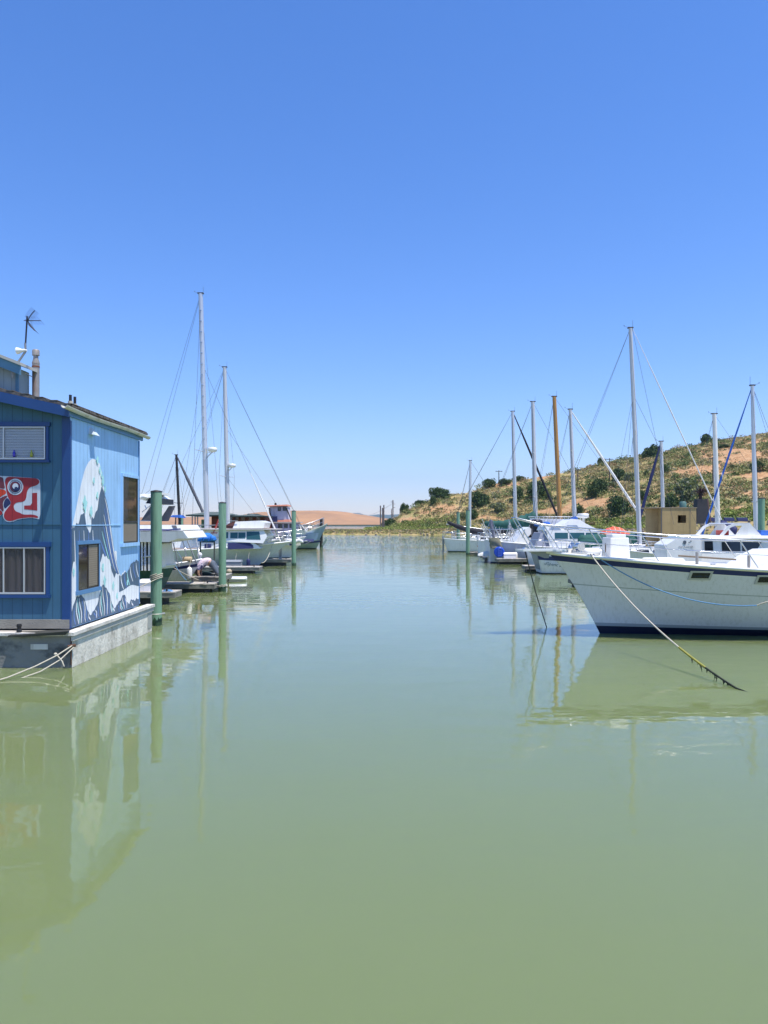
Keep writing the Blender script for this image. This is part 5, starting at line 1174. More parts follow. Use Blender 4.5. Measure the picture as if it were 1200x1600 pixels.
# long grey-blue yacht (D 47)
D_ = 47.0
LC = Boat('motor_yacht', 'long grey blue hulled yacht with navy window covers, wheelhouse and two radar masts', 'motor yacht', (60 - 600) * D_ / 1200, D_ + 2.0, (448 - 60) * D_ / 1200, 4.2, (1.25, 1.0, 1.55), 2.1, tw=.8, group='motor boats moored on the left', wlf=.8, bowp=2.4)
LC.make_hull([(0.0, WOODD), (.05, GREY), (.95, HULLG), (1.0, WHITE)]); LC.make_deck(); LC.rubrail(WHITE, .045)
xC = lambda px: LC.W(px, 800, D_ + .4).x
zC = lambda py: CAM_H + (HOR - py) * (D_ + .4) / 1200
o, hw = LC.block('lower_cabin', [(xC(235), .95), (xC(408), 1.15), (xC(400), zC(851)), (xC(390), zC(845)), (xC(235), zC(843))], 1.75, 1.65, WHITE, bow_taper=.12)
LC.sidewin(hw, [[(xC(356), zC(858.5)), (xC(396), zC(857)), (xC(395), zC(852)), (xC(390), zC(848)), (xC(356), zC(848))], [(xC(320), zC(860)), (xC(330), zC(860)), (xC(330), zC(850)), (xC(320), zC(850))]], mat('window_cover_navy', (.025, .03, .12), .7, var=.12), o, name='window_cover')
LC.sidewin(hw, [[(xC(268), zC(863)), (xC(314), zC(862)), (xC(314), zC(856)), (xC(272), zC(856))]], mat('panel_tan', (.5, .38, .28), .7), o, name='side_panel')
o, hw = LC.block('wheelhouse', [(xC(300), zC(843)), (xC(411), zC(849)), (xC(417), zC(838)), (xC(411), zC(828)), (xC(300), zC(828))], 1.6, 1.45, WHITE)
LC.sidewin(hw, [[(xC(346), zC(841)), (xC(356), zC(841)), (xC(356), zC(831.5)), (xC(346), zC(831.5))], [(xC(359.5), zC(841)), (xC(371), zC(841)), (xC(371), zC(832)), (xC(359.5), zC(832))], [(xC(372), zC(841)), (xC(383), zC(841)), (xC(383), zC(832)), (xC(372), zC(832))], [(xC(385), zC(842.5)), (xC(407), zC(843)), (xC(404.5), zC(830.5)), (xC(385), zC(830.5))]], TGLASS, o)
b = MB(); b.hexa([(xC(290), -1.9, zC(827.9)), (xC(431), -1.5, zC(827.9)), (xC(431), 1.5, zC(827.9)), (xC(290), 1.9, zC(827.9)), (xC(290), -1.9, zC(825.6)), (xC(431), -1.5, zC(826.4)), (xC(431), 1.5, zC(826.4)), (xC(290), 1.9, zC(825.6))]); b.build('wheelhouse_roof', mat('roof_pinkish', (.55, .5, .46), .6, var=.1), LC.t)
o, hw = LC.block('flybridge', [(xC(362), zC(825.5)), (xC(410), zC(825.5)), (xC(413), zC(816)), (xC(404), zC(813.5)), (xC(366), zC(815))], 1.3, 1.2, WHITE)
o, hw = LC.block('brown_canvas', [(xC(344), zC(825.4)), (xC(361.5), zC(825.4)), (xC(368), zC(814)), (xC(357), zC(817))], 1.25, 1.15, BROWNC)
b = MB()
for a_, c_ in [((348, 814), (370, 814)), ((348, 814), (348, 826)), ((338, 817), (348, 826))]: b.tube([(xC(a_[0]), -1.3, zC(a_[1])), (xC(c_[0]), -1.3, zC(c_[1]))], .025, 6); 
b.tube([(xC(235), -1.3, zC(820.5)), (xC(348), -1.3, zC(820.5))], .025, 6)
for px in (250, 275, 300, 325): b.tube([(xC(px), -1.3, zC(820.5)), (xC(px), -1.3, zC(843))], .02, 6)
b.build('upper_rail', GREY, LC.t)
LC.rail(.62, .97, .7, 6, .018)
# things on the aft roof
o, hw = LC.block('aft_roof_box', [(xC(285), zC(842.9)), (xC(342), zC(842.9)), (xC(342), zC(828.1)), (xC(290), zC(828.1))], 1.0, .95, WHITE)
b = MB()
for px in (296.5, 310): 
    c = (xC(px), -1.02, zC(834)); b.tube([(c[0] + .14 * math.cos(a), c[1] - .02, c[2] + .14 * math.sin(a)) for a in [2*math.pi*k/16 for k in range(17)]], .03, 6, cap=False)
b.build('hose_coil', BLACK, LC.t)
for px, s_ in [(302, 1.0), (308, .75)]:
    q = LC.M @ Vector((xC(px), -1.35, zC(843))); b = MB(q); b.lathe(q, [(.10 * s_, 0), (.16 * s_, .30 * s_), (.17 * s_, .32 * s_), (.14 * s_, .3 * s_)], 14, 0)
    solo(b, 'flower_pot', TERRA, ['larger terracotta pot on the cabin roof of the long grey blue yacht', 'smaller terracotta pot on the cabin roof of the long grey blue yacht'][px > 305], 'plant pot')
q = LC.M @ Vector((xC(334), -1.3, zC(843))); b = MB(q)
b.box(q.x - .2, q.x + .2, q.y - .2, q.y + .2, q.z + .38, q.z + .43); b.bar(q + Vector((-.2, 0, 0)), q + Vector((.25, 0, 1.25)), .4, .03, 0, up=(1, 0, -.3))
for dx, dy in [(-.18, -.18), (.18, -.18), (-.18, .18), (.18, .18)]: b.tube([q + Vector((dx, dy, 0)), q + Vector((-dx, dy, .4))], .018, 5, 1)
solo(b, 'folding_chair', [RED, STEEL], 'red folding chair leaning back on the cabin roof of the long grey blue yacht', 'chair')
# masts with radar domes
Dm = D_ + 2.0
def radar(Bt, px, py, D, mo, side=1):
    c = Bt.W(px, py, D); b = MB(); b.lathe(c - Vector((0, 0, .12)), [(.18, 0), (.29, .05), (.30, .2), (.25, .27)], 18); b.build('radar_dome', WHITE, mo)
    b = MB(); b.tube([c + Vector((0, 0, -.13)), c + Vector((-.2, 0, -.32)), c + Vector((-.42, 0, -.6))], .035, 6); b.build('radar_bracket', ALU, mo)
top = LC.W(313.5, 459, Dm); base = LC.W(323.5, 828, Dm); 
m1 = LC.mast(top, base, .165, ALU, ((.33, 1.5),), taper=.85); radar(LC, 332, 703, Dm - .1, m1)
b = MB(); 
for i in range(16): p = base + (top - base) * (.25 + i * .045); b.box(p.x - .05, p.x + .05, p.y - .22, p.y - .12, p.z, p.z + .05)
b.build('mast_step', STEEL, m1)
c2_ = base + (top - base) * .70; cs = base + (top - base) * .33
LC.stays([(top, LC.W(222, 770, Dm)), (top + Vector((0, 0, -.1)), LC.W(234, 766, Dm)), (LC.W(222, 770, Dm), Vector((1.0, -.5, 1.2))), (LC.W(234, 766, Dm), Vector((1.2, .5, 1.2))), (c2_, LC.W(438, 844, Dm)), (top, cs + Vector((-.37, -1.2, 0))), (cs + Vector((-.37, -1.2, 0)), Vector((base.x - .5, -1.9, 1.2))), (top, cs + Vector((.37, 1.2, 0))), (cs + Vector((.37, 1.2, 0)), Vector((base.x + .5, 1.9, 1.2))), (c2_, Vector((base.x - 1.6, -1.8, 1.2)))], .009)
LC.furled(c2_ + (LC.W(438, 844, Dm) - c2_) * .62, LC.W(438, 846, Dm), .05, SAILW)
b = MB(Wp(442, 850, 49)); 
a_ = LC.M @ LC.sp(.93, -1, 0); a_.y -= .0; c_ = Vector((Wp(404, 0, 45).x, 46.0, .35)); b = MB(a_); b.tube(catenary(a_, c_, .35), .02, 6); solo(b, 'mooring_rope', ROPE, 'pale rope looping down the bow of the long grey blue yacht', 'rope')

# ketch / sailboat with second radar mast (D 58)
LG, tg, bg = simple_sail('white sailboat with olive bottom and mast with low radar dome behind the third green pile', 262, 57, 10.1, 3.2, (1.35, 1.25, 1.7), (351, 574), (356, 815), 7.2, ALUW, boot=OLIVEB, sprd=((.36, 1.4),), cover=None, group='sailboats moored on the left', over=1.3)
Dg = 57 + 3.2 * .45
mg = [c for c in LG.t.children if c.name.startswith('mast')][0]
radar(LG, 362.5, 728, Dg - .1, mg)
LG.stays([(tg, LG.W(477, 834, Dg)), (tg + (bg - tg) * .35, LG.W(440, 800, Dg)), (tg, LG.W(250, 800, Dg)), (bg + (tg - bg) * .36, LG.W(405, 812, Dg))], .009, name='forestay')
LG.boomcover(bg + Vector((-.2, 0, .3)), bg + Vector((-3.4, 0, .5)), .2, .12, SAILW)
random.seed(21); b = MB()
for i in range(40):
    px = random.uniform(420, 478); py = random.uniform(838, 852); p = LG.W(px, py, Dg + random.uniform(-1.2, .8)); d = Vector((random.uniform(-.9, .9), random.uniform(-.3, .3), random.uniform(-.15, .35)))
    b.tube([p, p + d], random.uniform(.015, .035), 5, i % 4)
for px in (421, 431, 441, 452): p = LG.W(px, 846, Dg - 1.3); b.tube([p + Vector((0, 0, -.4)), p + Vector((0, 0, .7))], .02, 5, 0)
b.tube([LG.W(418, 833, Dg - 1.3), LG.W(455, 834, Dg - 1.3)], .02, 5, 0)
b.build('deck_gear', [STEEL, WHITE, GREY, NAVYC, CREAM], LG.t)
for i in range(6):
    b = MB(); p = LG.W(425 + i * 8, 849, Dg - .6); b.box(p.x - .2, p.x + .2, p.y - .2, p.y + .2, p.z - .15, p.z + .12); b.build('deck_locker', [WHITE, CREAM, NAVYC, WHITE, NAVYC, CREAM][i], LG.t)
a_ = LG.W(447, 845, Dg - 1.4); b = MB(); 
b.tube([(a_.x + i * .16, a_.y + .05 * math.sin(i * 3), a_.z - .05 + .08 * math.sin(i * 1.3)) for i in range(9)], [.07, .15, .17, .14, .18, .15, .17, .12, .05], 9)
b.build('bundled_sail', SAILW, LG.t)
# trawler with purple-white wheelhouse (D 82)
D_ = 84
LT = Boat('trawler', 'old wooden trawler with pale violet wheelhouse, salmon roof and high grey blue bow', 'fishing boat', (395 - 600) * D_ / 1200, D_ + 2.2, (509 - 395) * D_ / 1200, 4.4, (1.9, 1.3, 2.65), 1.3, tw=.8, group='motor boats moored on the left', wlf=.8, bowp=2.6)
LT.make_hull([(0.0, WOODD), (.08, WOODD), (.93, HULLB), (1.0, mat('cap_pale', (.45, .5, .52), .5))]); LT.make_deck(mat('deck_grey', (.35, .33, .3), .8)); LT.rubrail(HULLGG, .06)
xT = lambda px: LT.W(px, 800, D_).x
zT = lambda py: CAM_H + (HOR - py) * D_ / 1200
VIO = mat('paint_pale_violet', (.50, .47, .55), .6, var=.1, sc=2, dirt=(.3, .25, .25), dirt_amt=.5)
SALM = mat('roof_salmon', (.58, .24, .16), .8, var=.2)
o, hw = LT.block('deckhouse', [(xT(412), 1.2), (xT(466), 1.2), (xT(463), zT(817)), (xT(413), zT(817))], 1.8, 1.75, VIO)
LT.sidewin(hw, [[(xT(a_), zT(825)), (xT(a_ + 6.4), zT(825)), (xT(a_ + 6.4), zT(818.5)), (xT(a_), zT(818.5))] for a_ in (418.5, 434, 442.7, 451.5)], DGLASS, o)
b = MB(); b.box(xT(411), xT(467), -1.95, 1.95, zT(816.9), zT(815.4)); b.build('house_roof', mat('roof_offwhite', (.58, .5, .44), .7), LT.t)
o, hw = LT.block('wheelhouse', [(xT(419), zT(815.3)), (xT(450), zT(815.3)), (xT(446.5), zT(791.5)), (xT(419.5), zT(791.5))], 1.4, 1.35, VIO)
LT.sidewin(hw, [[(xT(432.3), zT(798.5)), (xT(437.8), zT(798.5)), (xT(437.8), zT(791.9)), (xT(432.3), zT(791.9))], [(xT(440), zT(798)), (xT(446.6), zT(798)), (xT(445.5), zT(791.9)), (xT(440), zT(791.9))]], DGLASS, o)
b = MB(); b.hexa([(xT(415.5), -1.75, zT(791)), (xT(448.5), -1.75, zT(790.4)), (xT(448.5), 1.75, zT(790.4)), (xT(415.5), 1.75, zT(791)), (xT(415.5), -1.7, zT(789.6)), (xT(447.5), -1.7, zT(788)), (xT(447.5), 1.7, zT(788)), (xT(415.5), 1.7, zT(789.6))])
b.hexa([(xT(432), -1.5, zT(815.2)), (xT(451), -1.5, zT(815.2)), (xT(451), 1.5, zT(815.2)), (xT(432), 1.5, zT(815.2)), (xT(432), -1.45, zT(812.5)), (xT(450), -1.45, zT(811.5)), (xT(450), 1.45, zT(811.5)), (xT(432), 1.45, zT(812.5))]); b.build('wheelhouse_roof', SALM, LT.t)
b = MB(); b.tube([(xT(426), 0, zT(789)), (xT(426), 0, zT(785))], .12, 10); b.build('exhaust_stack', BLACK, LT.t)
b = MB(); b.box(xT(415), xT(432), -1.6, -1.55, zT(816.8), zT(806.6)); b.build('navy_awning', NAVYC, LT.t)
b = MB()
for a_, c_ in [((446, 793), (454, 813)), ((419, 793), (421, 806))]: b.bar((xT(a_[0]), -1.45, zT(a_[1])), (xT(c_[0]), -1.45, zT(c_[1])), .1, .12)
b.build('brace', WOODD, LT.t)
LT.rail(.55, .95, .9, 5, .03)
b = MB(); random.seed(31)
for i in range(16): x = random.uniform(xT(464), xT(480)); b.tube([(x, -1.2, 1.7), (x + random.uniform(-.8, .8), -1.0, random.uniform(2.0, 2.7))], .05, 5, i % 2)
b.build('foredeck_gear', [WOODD, WHITE], LT.t)
# low grey-green skiff by the dark pile
D_ = 80
LF = Boat('workboat', 'low grey green workboat with blue stripe moored beside the blackened timber pile', 'motor boat', (425 - 600) * D_ / 1200, D_ + 1.2, (500 - 425) * D_ / 1200, 2.6, (1.0, .75, 1.0), .5, tw=.8, group='motor boats moored on the left')
LF.make_hull(bands(HULLGG, WOODD, .12, NAVY, .72, .93)); LF.make_deck(mat('deck_pinkish', (.5, .38, .33), .7))
o, hw = LF.block('canvas_cover', [(2.6, .8), (4.3, .8), (4.1, 1.05), (2.8, 1.05)], .9, .7, NAVYC)
b = MB(); a_ = Wp(504, 852, 86); b = MB(a_); b.bar(a_, Wp(510, 843, 86), .12, .25); solo(b, 'leaning_board', HULLGG, 'short grey green board slanting out beside the blackened timber pile', 'board')
b = MB(Wp(480, 840, 82)); q = Wp(484, 838, 83)
LH = Boat('workboat', 'pale workboat with small grey cabin tucked under the high trawler bow', 'motor boat', (450 - 600) * 86 / 1200, 84.6, 3.6, 1.6, (1.8, 1.5, 1.7), .6, tw=.8, group='motor boats moored on the left'); LH.make_hull(bands(HULLB, WOODD, .1)); LH.make_deck(); LH.block('cabin', [(.5, 1.5), (2.2, 1.5), (1.9, 2.0), (.6, 2.0)], .6, .5, HULLGG)
# small mast, blue bimini (D 66)
LM, tm, bm_ = simple_sail('small sailboat with thin black mast, dark furled jib and blue bimini at left', 222, 66, 7.4, 2.5, (1.3, 1.1, 1.4), (275.5, 711), (281.5, 832), 4.5, BLACK, jib=((317, 800), .13, DGREY), sprd=((.42, .9),), group='sailboats moored on the left')
b = MB(); p = LM.W(272, 807, 66); b.hexa([(p.x - .5, -.8, p.z - .05), (p.x + .55, -.8, p.z - .12), (p.x + .55, .8, p.z - .12), (p.x - .5, .8, p.z - .05), (p.x - .25, -.7, p.z + .12), (p.x + .3, -.7, p.z + .14), (p.x + .3, .7, p.z + .14), (p.x - .25, .7, p.z + .12)]); b.build('bimini', BLUEC, LM.t)
b = MB(); b.tube([(p.x, -.5, p.z), (p.x - .2, -.5, 1.3)], .05, 6); b.tube([(p.x + .3, -.5, p.z), (p.x + .3, -.5, 1.3)], .05, 6); b.build('bimini_frame', BLACK, LM.t)
# white kayak-like float with bollard
D_ = 36; q = Wp(371, 909, D_); b = MB(q); rings = []
for i in range(17):
    f = i / 16; w_ = .28 * (math.sin(math.pi * min(1, max(0, f * .92 + .04))) ** .45); rings.append([(q.x - .58 + 1.02 * f, q.y + w_ * math.cos(k * math.pi / 6), .12 + .10 * math.sin(k * math.pi / 6)) for k in range(12)])
b.loft(rings); solo(b, 'paddle_board', WHITE, 'short white floating board with rounded end beside the second green pile', 'float')
q = Wp(357, 905, 35.2); b = MB((q.x, q.y, 0)); b.tube([(q.x - .02, q.y, -.2), (q.x, q.y, .42)], .035, 8, 1); b.ell((q.x + .03, q.y, .50), (.13, .13, .12)); b.box(q.x - .3, q.x + .1, q.y - .1, q.y + .1, .16, .24, 1)
solo(b, 'marker_float', [mat('float_tan', (.42, .34, .22), .7), mat('float_brown', (.18, .14, .09), .8)], 'tan ball float on a short post just right of the second green pile', 'float')

# ---------------- person bending over on the dock
D_ = 31.6
def PP(px, py, dy=0.0): return Wp(px, py, D_ + dy)
zg = .40
hip = PP(331, 879); K = Vector
per = thing('person', 'person in tie dye shirt and grey jeans bending over on the plank platform', 'person', (hip.x, hip.y, zg))
hipz = zg + .66
hx = hip.x; hyy = hip.y
J = {}
V = []; E = []; Rr = []
def jn(p, r, par=None):
    V.append(Vector(p)); Rr.append(r); i = len(V) - 1
    if par is not None: E.append((par, i))
    return i
pel = jn((hx, hyy, hipz), (.17, .15))
sp1 = jn((hx - .16, hyy, hipz + .07), (.16, .15), pel); sp2 = jn((hx - .34, hyy, hipz + .02), (.17, .17), sp1); sp3 = jn((hx - .47, hyy, hipz - .12), (.16, .16), sp2)
nk = jn((hx - .55, hyy, hipz - .25), (.06, .06), sp3); hd = jn((hx - .57, hyy - .01, hipz - .33), (.085, .095), nk); hd2 = jn((hx - .555, hyy - .01, hipz - .43), (.07, .085), hd)
for sd in (-1, 1):
    sh_ = jn((hx - .50, hyy + sd * .17, hipz - .14), (.065, .065), sp3); el = jn((hx - .50, hyy + sd * .22, hipz - .40), (.042, .042), sh_); wr = jn((hx - .42, hyy + sd * .14, zg + .06), (.028, .028), el)
    # hand with five fingers
    pm = jn((hx - .39, hyy + sd * .13, zg + .03), (.032, .018), wr)
    for f_ in range(4): a1 = jn((hx - .35 + .004 * f_, hyy + sd * .13 + (f_ - 1.5) * .02, zg + .022), (.010, .010), pm); jn((hx - .31 + .006 * (f_ % 2), hyy + sd * .13 + (f_ - 1.5) * .022, zg + .012), (.008, .008), a1)
    a1 = jn((hx - .38, hyy + sd * .09, zg + .02), (.011, .011), pm); jn((hx - .35, hyy + sd * .075, zg + .013), (.009, .009), a1)
    th_ = jn((hx + .04, hyy + sd * .10, hipz - .06), (.115, .115), pel); kn = jn((hx + .24 + .02 * sd, hyy + sd * .11, hipz - .33), (.085, .08), th_); 
    an = jn((hx + .34 + .04 * sd, hyy + sd * .12, zg + .09), (.05, .048), kn); hl = jn((hx + .38 + .04 * sd, hyy + sd * .12, zg + .045), (.04, .04), an); jn((hx + .20 + .04 * sd, hyy + sd * .12, zg + .035), (.04, .03), hl)
def skin(name, V, E, Rr, mats, parent, off, sub=2):
    me = bpy.data.meshes.new(name); me.from_pydata([v - Vector(off) for v in V], E, []); o = bpy.data.objects.new(name, me); COL.objects.link(o)
    md = o.modifiers.new('skin', 'SKIN'); 
    for i, r in enumerate(Rr): me.skin_vertices[0].data[i].radius = r
    me.skin_vertices[0].data[0].use_root = True
    md.use_smooth_shade = True; sb = o.modifiers.new('sub', 'SUBSURF'); sb.levels = sub; sb.render_levels = sub
    dg = bpy.context.evaluated_depsgraph_get(); m2 = bpy.data.meshes.new_from_object(o.evaluated_get(dg))
    o.modifiers.clear(); o.data = m2
    for m in mats: m2.materials.append(m)
    o.parent = parent; return o
SKIN = mat('skin', (.42, .24, .16), .55, var=.06)
body = skin('body', V, E, Rr, [SKIN], per, per.location, 2)
JEANS = mat('jeans_grey', (.10, .125, .165), .85, var=.2, sc=8, bump=.3, bsc=20)
V = []; E = []; Rr = []
pel = jn((hx, hyy, hipz), (.185, .165)); jn((hx - .10, hyy, hipz + .05), (.175, .16), pel)
for sd in (-1, 1):
    th_ = jn((hx + .05, hyy + sd * .10, hipz - .06), (.13, .13), pel); kn = jn((hx + .24 + .02 * sd, hyy + sd * .11, hipz - .33), (.10, .095), th_); jn((hx + .34 + .04 * sd, hyy + sd * .12, zg + .12), (.07, .07), kn)
skin('jeans', V, E, Rr, [JEANS], per, per.location, 2)
V = []; E = []; Rr = []
a0 = jn((hx + .0, hyy, hipz + .06), (.19, .175)); a1 = jn((hx - .20, hyy, hipz + .09), (.185, .18), a0); a2 = jn((hx - .36, hyy, hipz + .02), (.195, .20), a1); a3 = jn((hx - .49, hyy, hipz - .13), (.17, .19), a2); jn((hx - .54, hyy, hipz - .20), (.10, .12), a3)
for sd in (-1, 1): s1_ = jn((hx - .50, hyy + sd * .18, hipz - .15), (.085, .085), a3); jn((hx - .50, hyy + sd * .21, hipz - .30), (.075, .075), s1_)
tie = bpy.data.materials.new('tie_dye_shirt'); tie.use_nodes = True; N = tie.node_tree.nodes; Lk = tie.node_tree.links
g = N.new('ShaderNodeNewGeometry'); nz = N.new('ShaderNodeTexNoise'); nz.inputs['Scale'].default_value = 5.5; nz.inputs['Distortion'].default_value = 2.5; nz.inputs['Detail'].default_value = 4; Lk.new(g.outputs['Position'], nz.inputs['Vector'])
rp = N.new('ShaderNodeValToRGB'); cr = rp.color_ramp
for ps, c in [(.0, (.03, .05, .07)), (.40, (.10, .09, .22)), (.47, (.5, .42, .55)), (.53, (.75, .70, .74)), (.60, (.62, .3, .42)), (.66, (.74, .68, .72)), (1, (.6, .5, .6))]:
    e = cr.elements.new(ps) if ps not in (0, 1) else cr.elements[0 if ps == 0 else -1]; e.color = (*c, 1)
sx_ = N.new('ShaderNodeSeparateXYZ'); Lk.new(g.outputs['Position'], sx_.inputs[0]); mr = N.new('ShaderNodeMapRange'); mr.inputs[1].default_value = hipz - .25; mr.inputs[2].default_value = hipz + .15; mr.inputs[3].default_value = -.16; mr.inputs[4].default_value = .10; Lk.new(sx_.outputs['Z'], mr.inputs[0])
ad = N.new('ShaderNodeMath'); ad.operation = 'ADD'; Lk.new(nz.outputs['Fac'], ad.inputs[0]); Lk.new(mr.outputs[0], ad.inputs[1]); Lk.new(ad.outputs[0], rp.inputs[0]); Lk.new(rp.outputs[0], N['Principled BSDF'].inputs['Base Color']); N['Principled BSDF'].inputs['Roughness'].default_value = .9
skin('shirt', V, E, Rr, [tie], per, per.location, 2)
b = MB(per.location); b.ell((hx - .585, hyy, hipz - .37), (.115, .12, .13), 0, 16, 10); b.tube([(hx - .60, hyy - .06, hipz - .40), (hx - .56, hyy - .08, hipz - .50), (hx - .52, hyy - .06, hipz - .56)], [.06, .05, .02], 8); b.build('hair', mat('hair_dark', (.03, .022, .018), .8), per)
b = MB(per.location)
for sd in (-1, 1):
    x_, y_ = hx + .28 + .04 * sd, hyy + sd * .12; b.ell((x_, y_, zg + .04), (.14, .05, .045), 0, 12, 8)
b.build('shoes', mat('shoes_dark', (.05, .05, .055), .7), per)
# dark gear beside the person
q = PP(322, 892, .35); b = MB((q.x, q.y, zg)); b.ell((q.x, q.y, zg + .14), (.3, .2, .18)); b.ell((q.x + .25, q.y + .05, zg + .1), (.16, .18, .12))
solo(b, 'duffel_bag', mat('bag_dark_green', (.02, .045, .04), .8, var=.3, sc=9), 'dark green bag on the plank platform beside the bending person', 'bag')

# green hip roofed boathouse behind (D 78)
D_ = 78.0
bh = thing('boathouse', 'open boathouse with dark green hip roof on thin posts and a brown red wall', 'boathouse', (Wp(345, 0, D_).x, D_ + 3, 0))
xH = lambda px: Wp(px, 0, D_).x - bh.location.x
zH = lambda py: CAM_H + (HOR - py) * D_ / 1200
M_GR = mat('roof_green_grey', (.075, .10, .085), .8, var=.2, sc=1.5)
b = MB()
def hip(x0, x1, zc, zr, y0=-3.2, y1=3.2, ins=2.2):
    b.add([(x0, y0, zc), (x1, y0, zc), (x1, y1, zc), (x0, y1, zc), (x0 + ins, 0, zr), (x1 - ins, 0, zr)], [(0, 1, 5, 4), (1, 2, 5), (2, 3, 4, 5), (3, 0, 4), (0, 3, 2, 1)])
    b.box(x0 + .05, x1 - .05, y0 + .05, y1 - .05, zc - .12, zc - .004)
hip(xH(290), xH(362), zH(804.5), zH(799), ins=1.6); b.build('roof', M_GR, bh)
b = MB(); hip(xH(360.5), xH(414), zH(806), zH(802)); b.build('roof', M_GR, bh)
for px in (300, 304.5, 308.5, 322, 361): b = MB(); b.tube([(xH(px), -2.9, .2), (xH(px), -2.9, zH(805.5))], .06, 6); b.build('post', GREY, bh)
b = MB(); b.box(xH(327), xH(411), -2.0, 2.6, .5, zH(806.5)); b.build('wall', mat('wall_brown_red', (.14, .035, .02), .8, var=.2, sc=2), bh)
b = MB(); b.box(xH(290), xH(420), -3.1, 3.1, -.3, .45); b.build('float', WOODD, bh)
b = MB()
for px in (364, 374, 386, 398): b.box(xH(px), xH(px + 6), -2.03, -2.001, zH(816), zH(808))
b.build('window', DGLASS, bh)
# ------------------------------------------------------------------ land, vegetation, far hills, power poles
rng = np.random.default_rng(5)
rid_px = [-600, 520, 575, 600, 612, 627, 650, 675, 700, 735, 760, 800, 850, 900, 925, 1000, 1030, 1100, 1150, 1200, 1500, 2600]
rid_py = [834, 833.2, 829, 820, 814, 804, 790, 780, 774, 769, 758, 751, 744, 735, 728, 714, 708, 694, 685, 677, 640, 600]
Ds_px = [-600, 480, 560, 700, 800, 900, 1000, 1200, 2600]; Ds_v = [186, 183, 181, 178, 165, 140, 118, 98, 80]
bk_px = [-600, 480, 560, 640, 700, 850, 1000, 1080, 1100, 2600]; bk_v = [.7, .8, .9, 1.0, 1.3, 1.5, 1.6, 2.2, 3.0, 3.2]
Dt_px = [-600, 560, 600, 700, 800, 900, 1000, 1200, 2600]; Dt_v = [240, 225, 196, 193, 182, 160, 138, 118, 100]
Dr_px = [-600, 560, 600, 700, 900, 1200, 2600]; Dr_v = [250, 235, 215, 222, 232, 245, 260]
def fnoise(x, y, sc, seed=0):
    r = np.random.default_rng(seed); v = 0
    for k in range(6):
        a = r.uniform(0, 2 * np.pi); f = sc * (1.0 + .35 * k) ; v = v + np.sin((x * np.cos(a) + y * np.sin(a)) * f + r.uniform(0, 6) + 1.3 * np.sin((x * np.sin(a) - y * np.cos(a)) * f * .6 + k))
    return v / 6
def height(X, Y):
    u = 600 + 1200 * X / np.maximum(Y, 1); d = Y
    Ds = np.interp(u, Ds_px, Ds_v) + 1.2 * fnoise(X, Y, .25, 3); Dt = np.interp(u, Dt_px, Dt_v); Dr = np.interp(u, Dr_px, Dr_v); bk = np.interp(u, bk_px, bk_v)
    zr = CAM_H + (HOR - np.interp(u, rid_px, rid_py)) * Dr / 1200
    zr = np.maximum(zr, bk - .2)
    t = np.clip((d - Dt) / (Dr - Dt), 0, 1)
    h = bk + (zr - bk) * (t ** .92) * (1 + .0 * t)
    rough = np.clip(zr / 12, 0, 1)
    h = h + (fnoise(X, Y, .12, 1) * 1.1 + fnoise(X, Y, .35, 2) * .45) * rough * np.sin(np.pi * np.clip(t, 0, 1)) + fnoise(X, Y, .5, 9) * .12
    h = np.where(d > Dr, zr - (d - Dr) * .25, h)
    h = np.where(u < 570, np.where(d > Dt, -1.5 + 0 * h, h), h)
    sh = np.clip((d - Ds) / 5.0, -1, 1)
    return np.where(sh < 1, np.where(sh < 0, -1.0, -.4 + (h + .4) * sh ** .7), h)
gx = np.arange(-60, 300, 1.8); gy = np.arange(85, 330, 1.8); GX, GY = np.meshgrid(gx, gy); GZ = height(GX, GY)
nx_, ny_ = len(gx), len(gy)
def bare_mask(X, Y):
    u = 600 + 1200 * X / np.maximum(Y, 1); Z = height(X, Y); v = 818 - (Z - CAM_H) * 1200 / Y
    m = np.zeros_like(X, dtype=float)
    for cu, cv, ru, rv, s in [(1150, 712, 75, 16, 1.0), (1100, 735, 60, 9, .9), (1190, 745, 50, 9, .8), (1140, 760, 40, 8, .6), (1190, 770, 35, 12, .8), (930, 785, 45, 9, 1.0), (880, 800, 50, 8, .9), (1000, 790, 40, 6, .6), (835, 745, 32, 5, 1.0), (785, 757, 30, 5, .8), (690, 795, 36, 10, .75), (665, 800, 20, 8, .6), (640, 812, 30, 3.0, .9), (760, 810, 60, 4.5, .8), (720, 776, 16, 4, .5), (1150, 800, 34, 8, 1.0), (1050, 745, 16, 5, .4), (1180, 690, 30, 6, .7)]:
        m = np.maximum(m, s * np.exp(-(((u - cu) / ru) ** 2 + ((v - cv) / rv) ** 2) ** 2 * 1.0))
    n = fnoise(X, Y, .45, 21) * .9 + fnoise(X, Y, 1.1, 22) * .8 + fnoise(X, Y, .18, 23) * .6
    return np.clip(m * 1.15 + n * .5 - .12, 0, 1)
me = bpy.data.meshes.new('hillside'); vs = np.stack([GX, GY, GZ], -1).reshape(-1, 3)
idx = np.arange(nx_ * ny_).reshape(ny_, nx_); q = np.stack([idx[:-1, :-1], idx[:-1, 1:], idx[1:, 1:], idx[1:, :-1]], -1).reshape(-1, 4)
zq = vs[q][:, :, 2].max(1); q = q[zq > -.9]
me.from_pydata(vs.tolist(), [], q.tolist()); me.polygons.foreach_set('use_smooth', [True] * len(q))
at = me.attributes.new('soil', 'FLOAT', 'POINT'); at.data.foreach_set('value', bare_mask(GX, GY).reshape(-1).astype(np.float32))
m = bpy.data.materials.new('dry_hillside'); m.use_nodes = True; N = m.node_tree.nodes; Lk = m.node_tree.links; p = N['Principled BSDF']; p.inputs['Roughness'].default_value = .95
p.inputs['Specular IOR Level'].default_value = .1
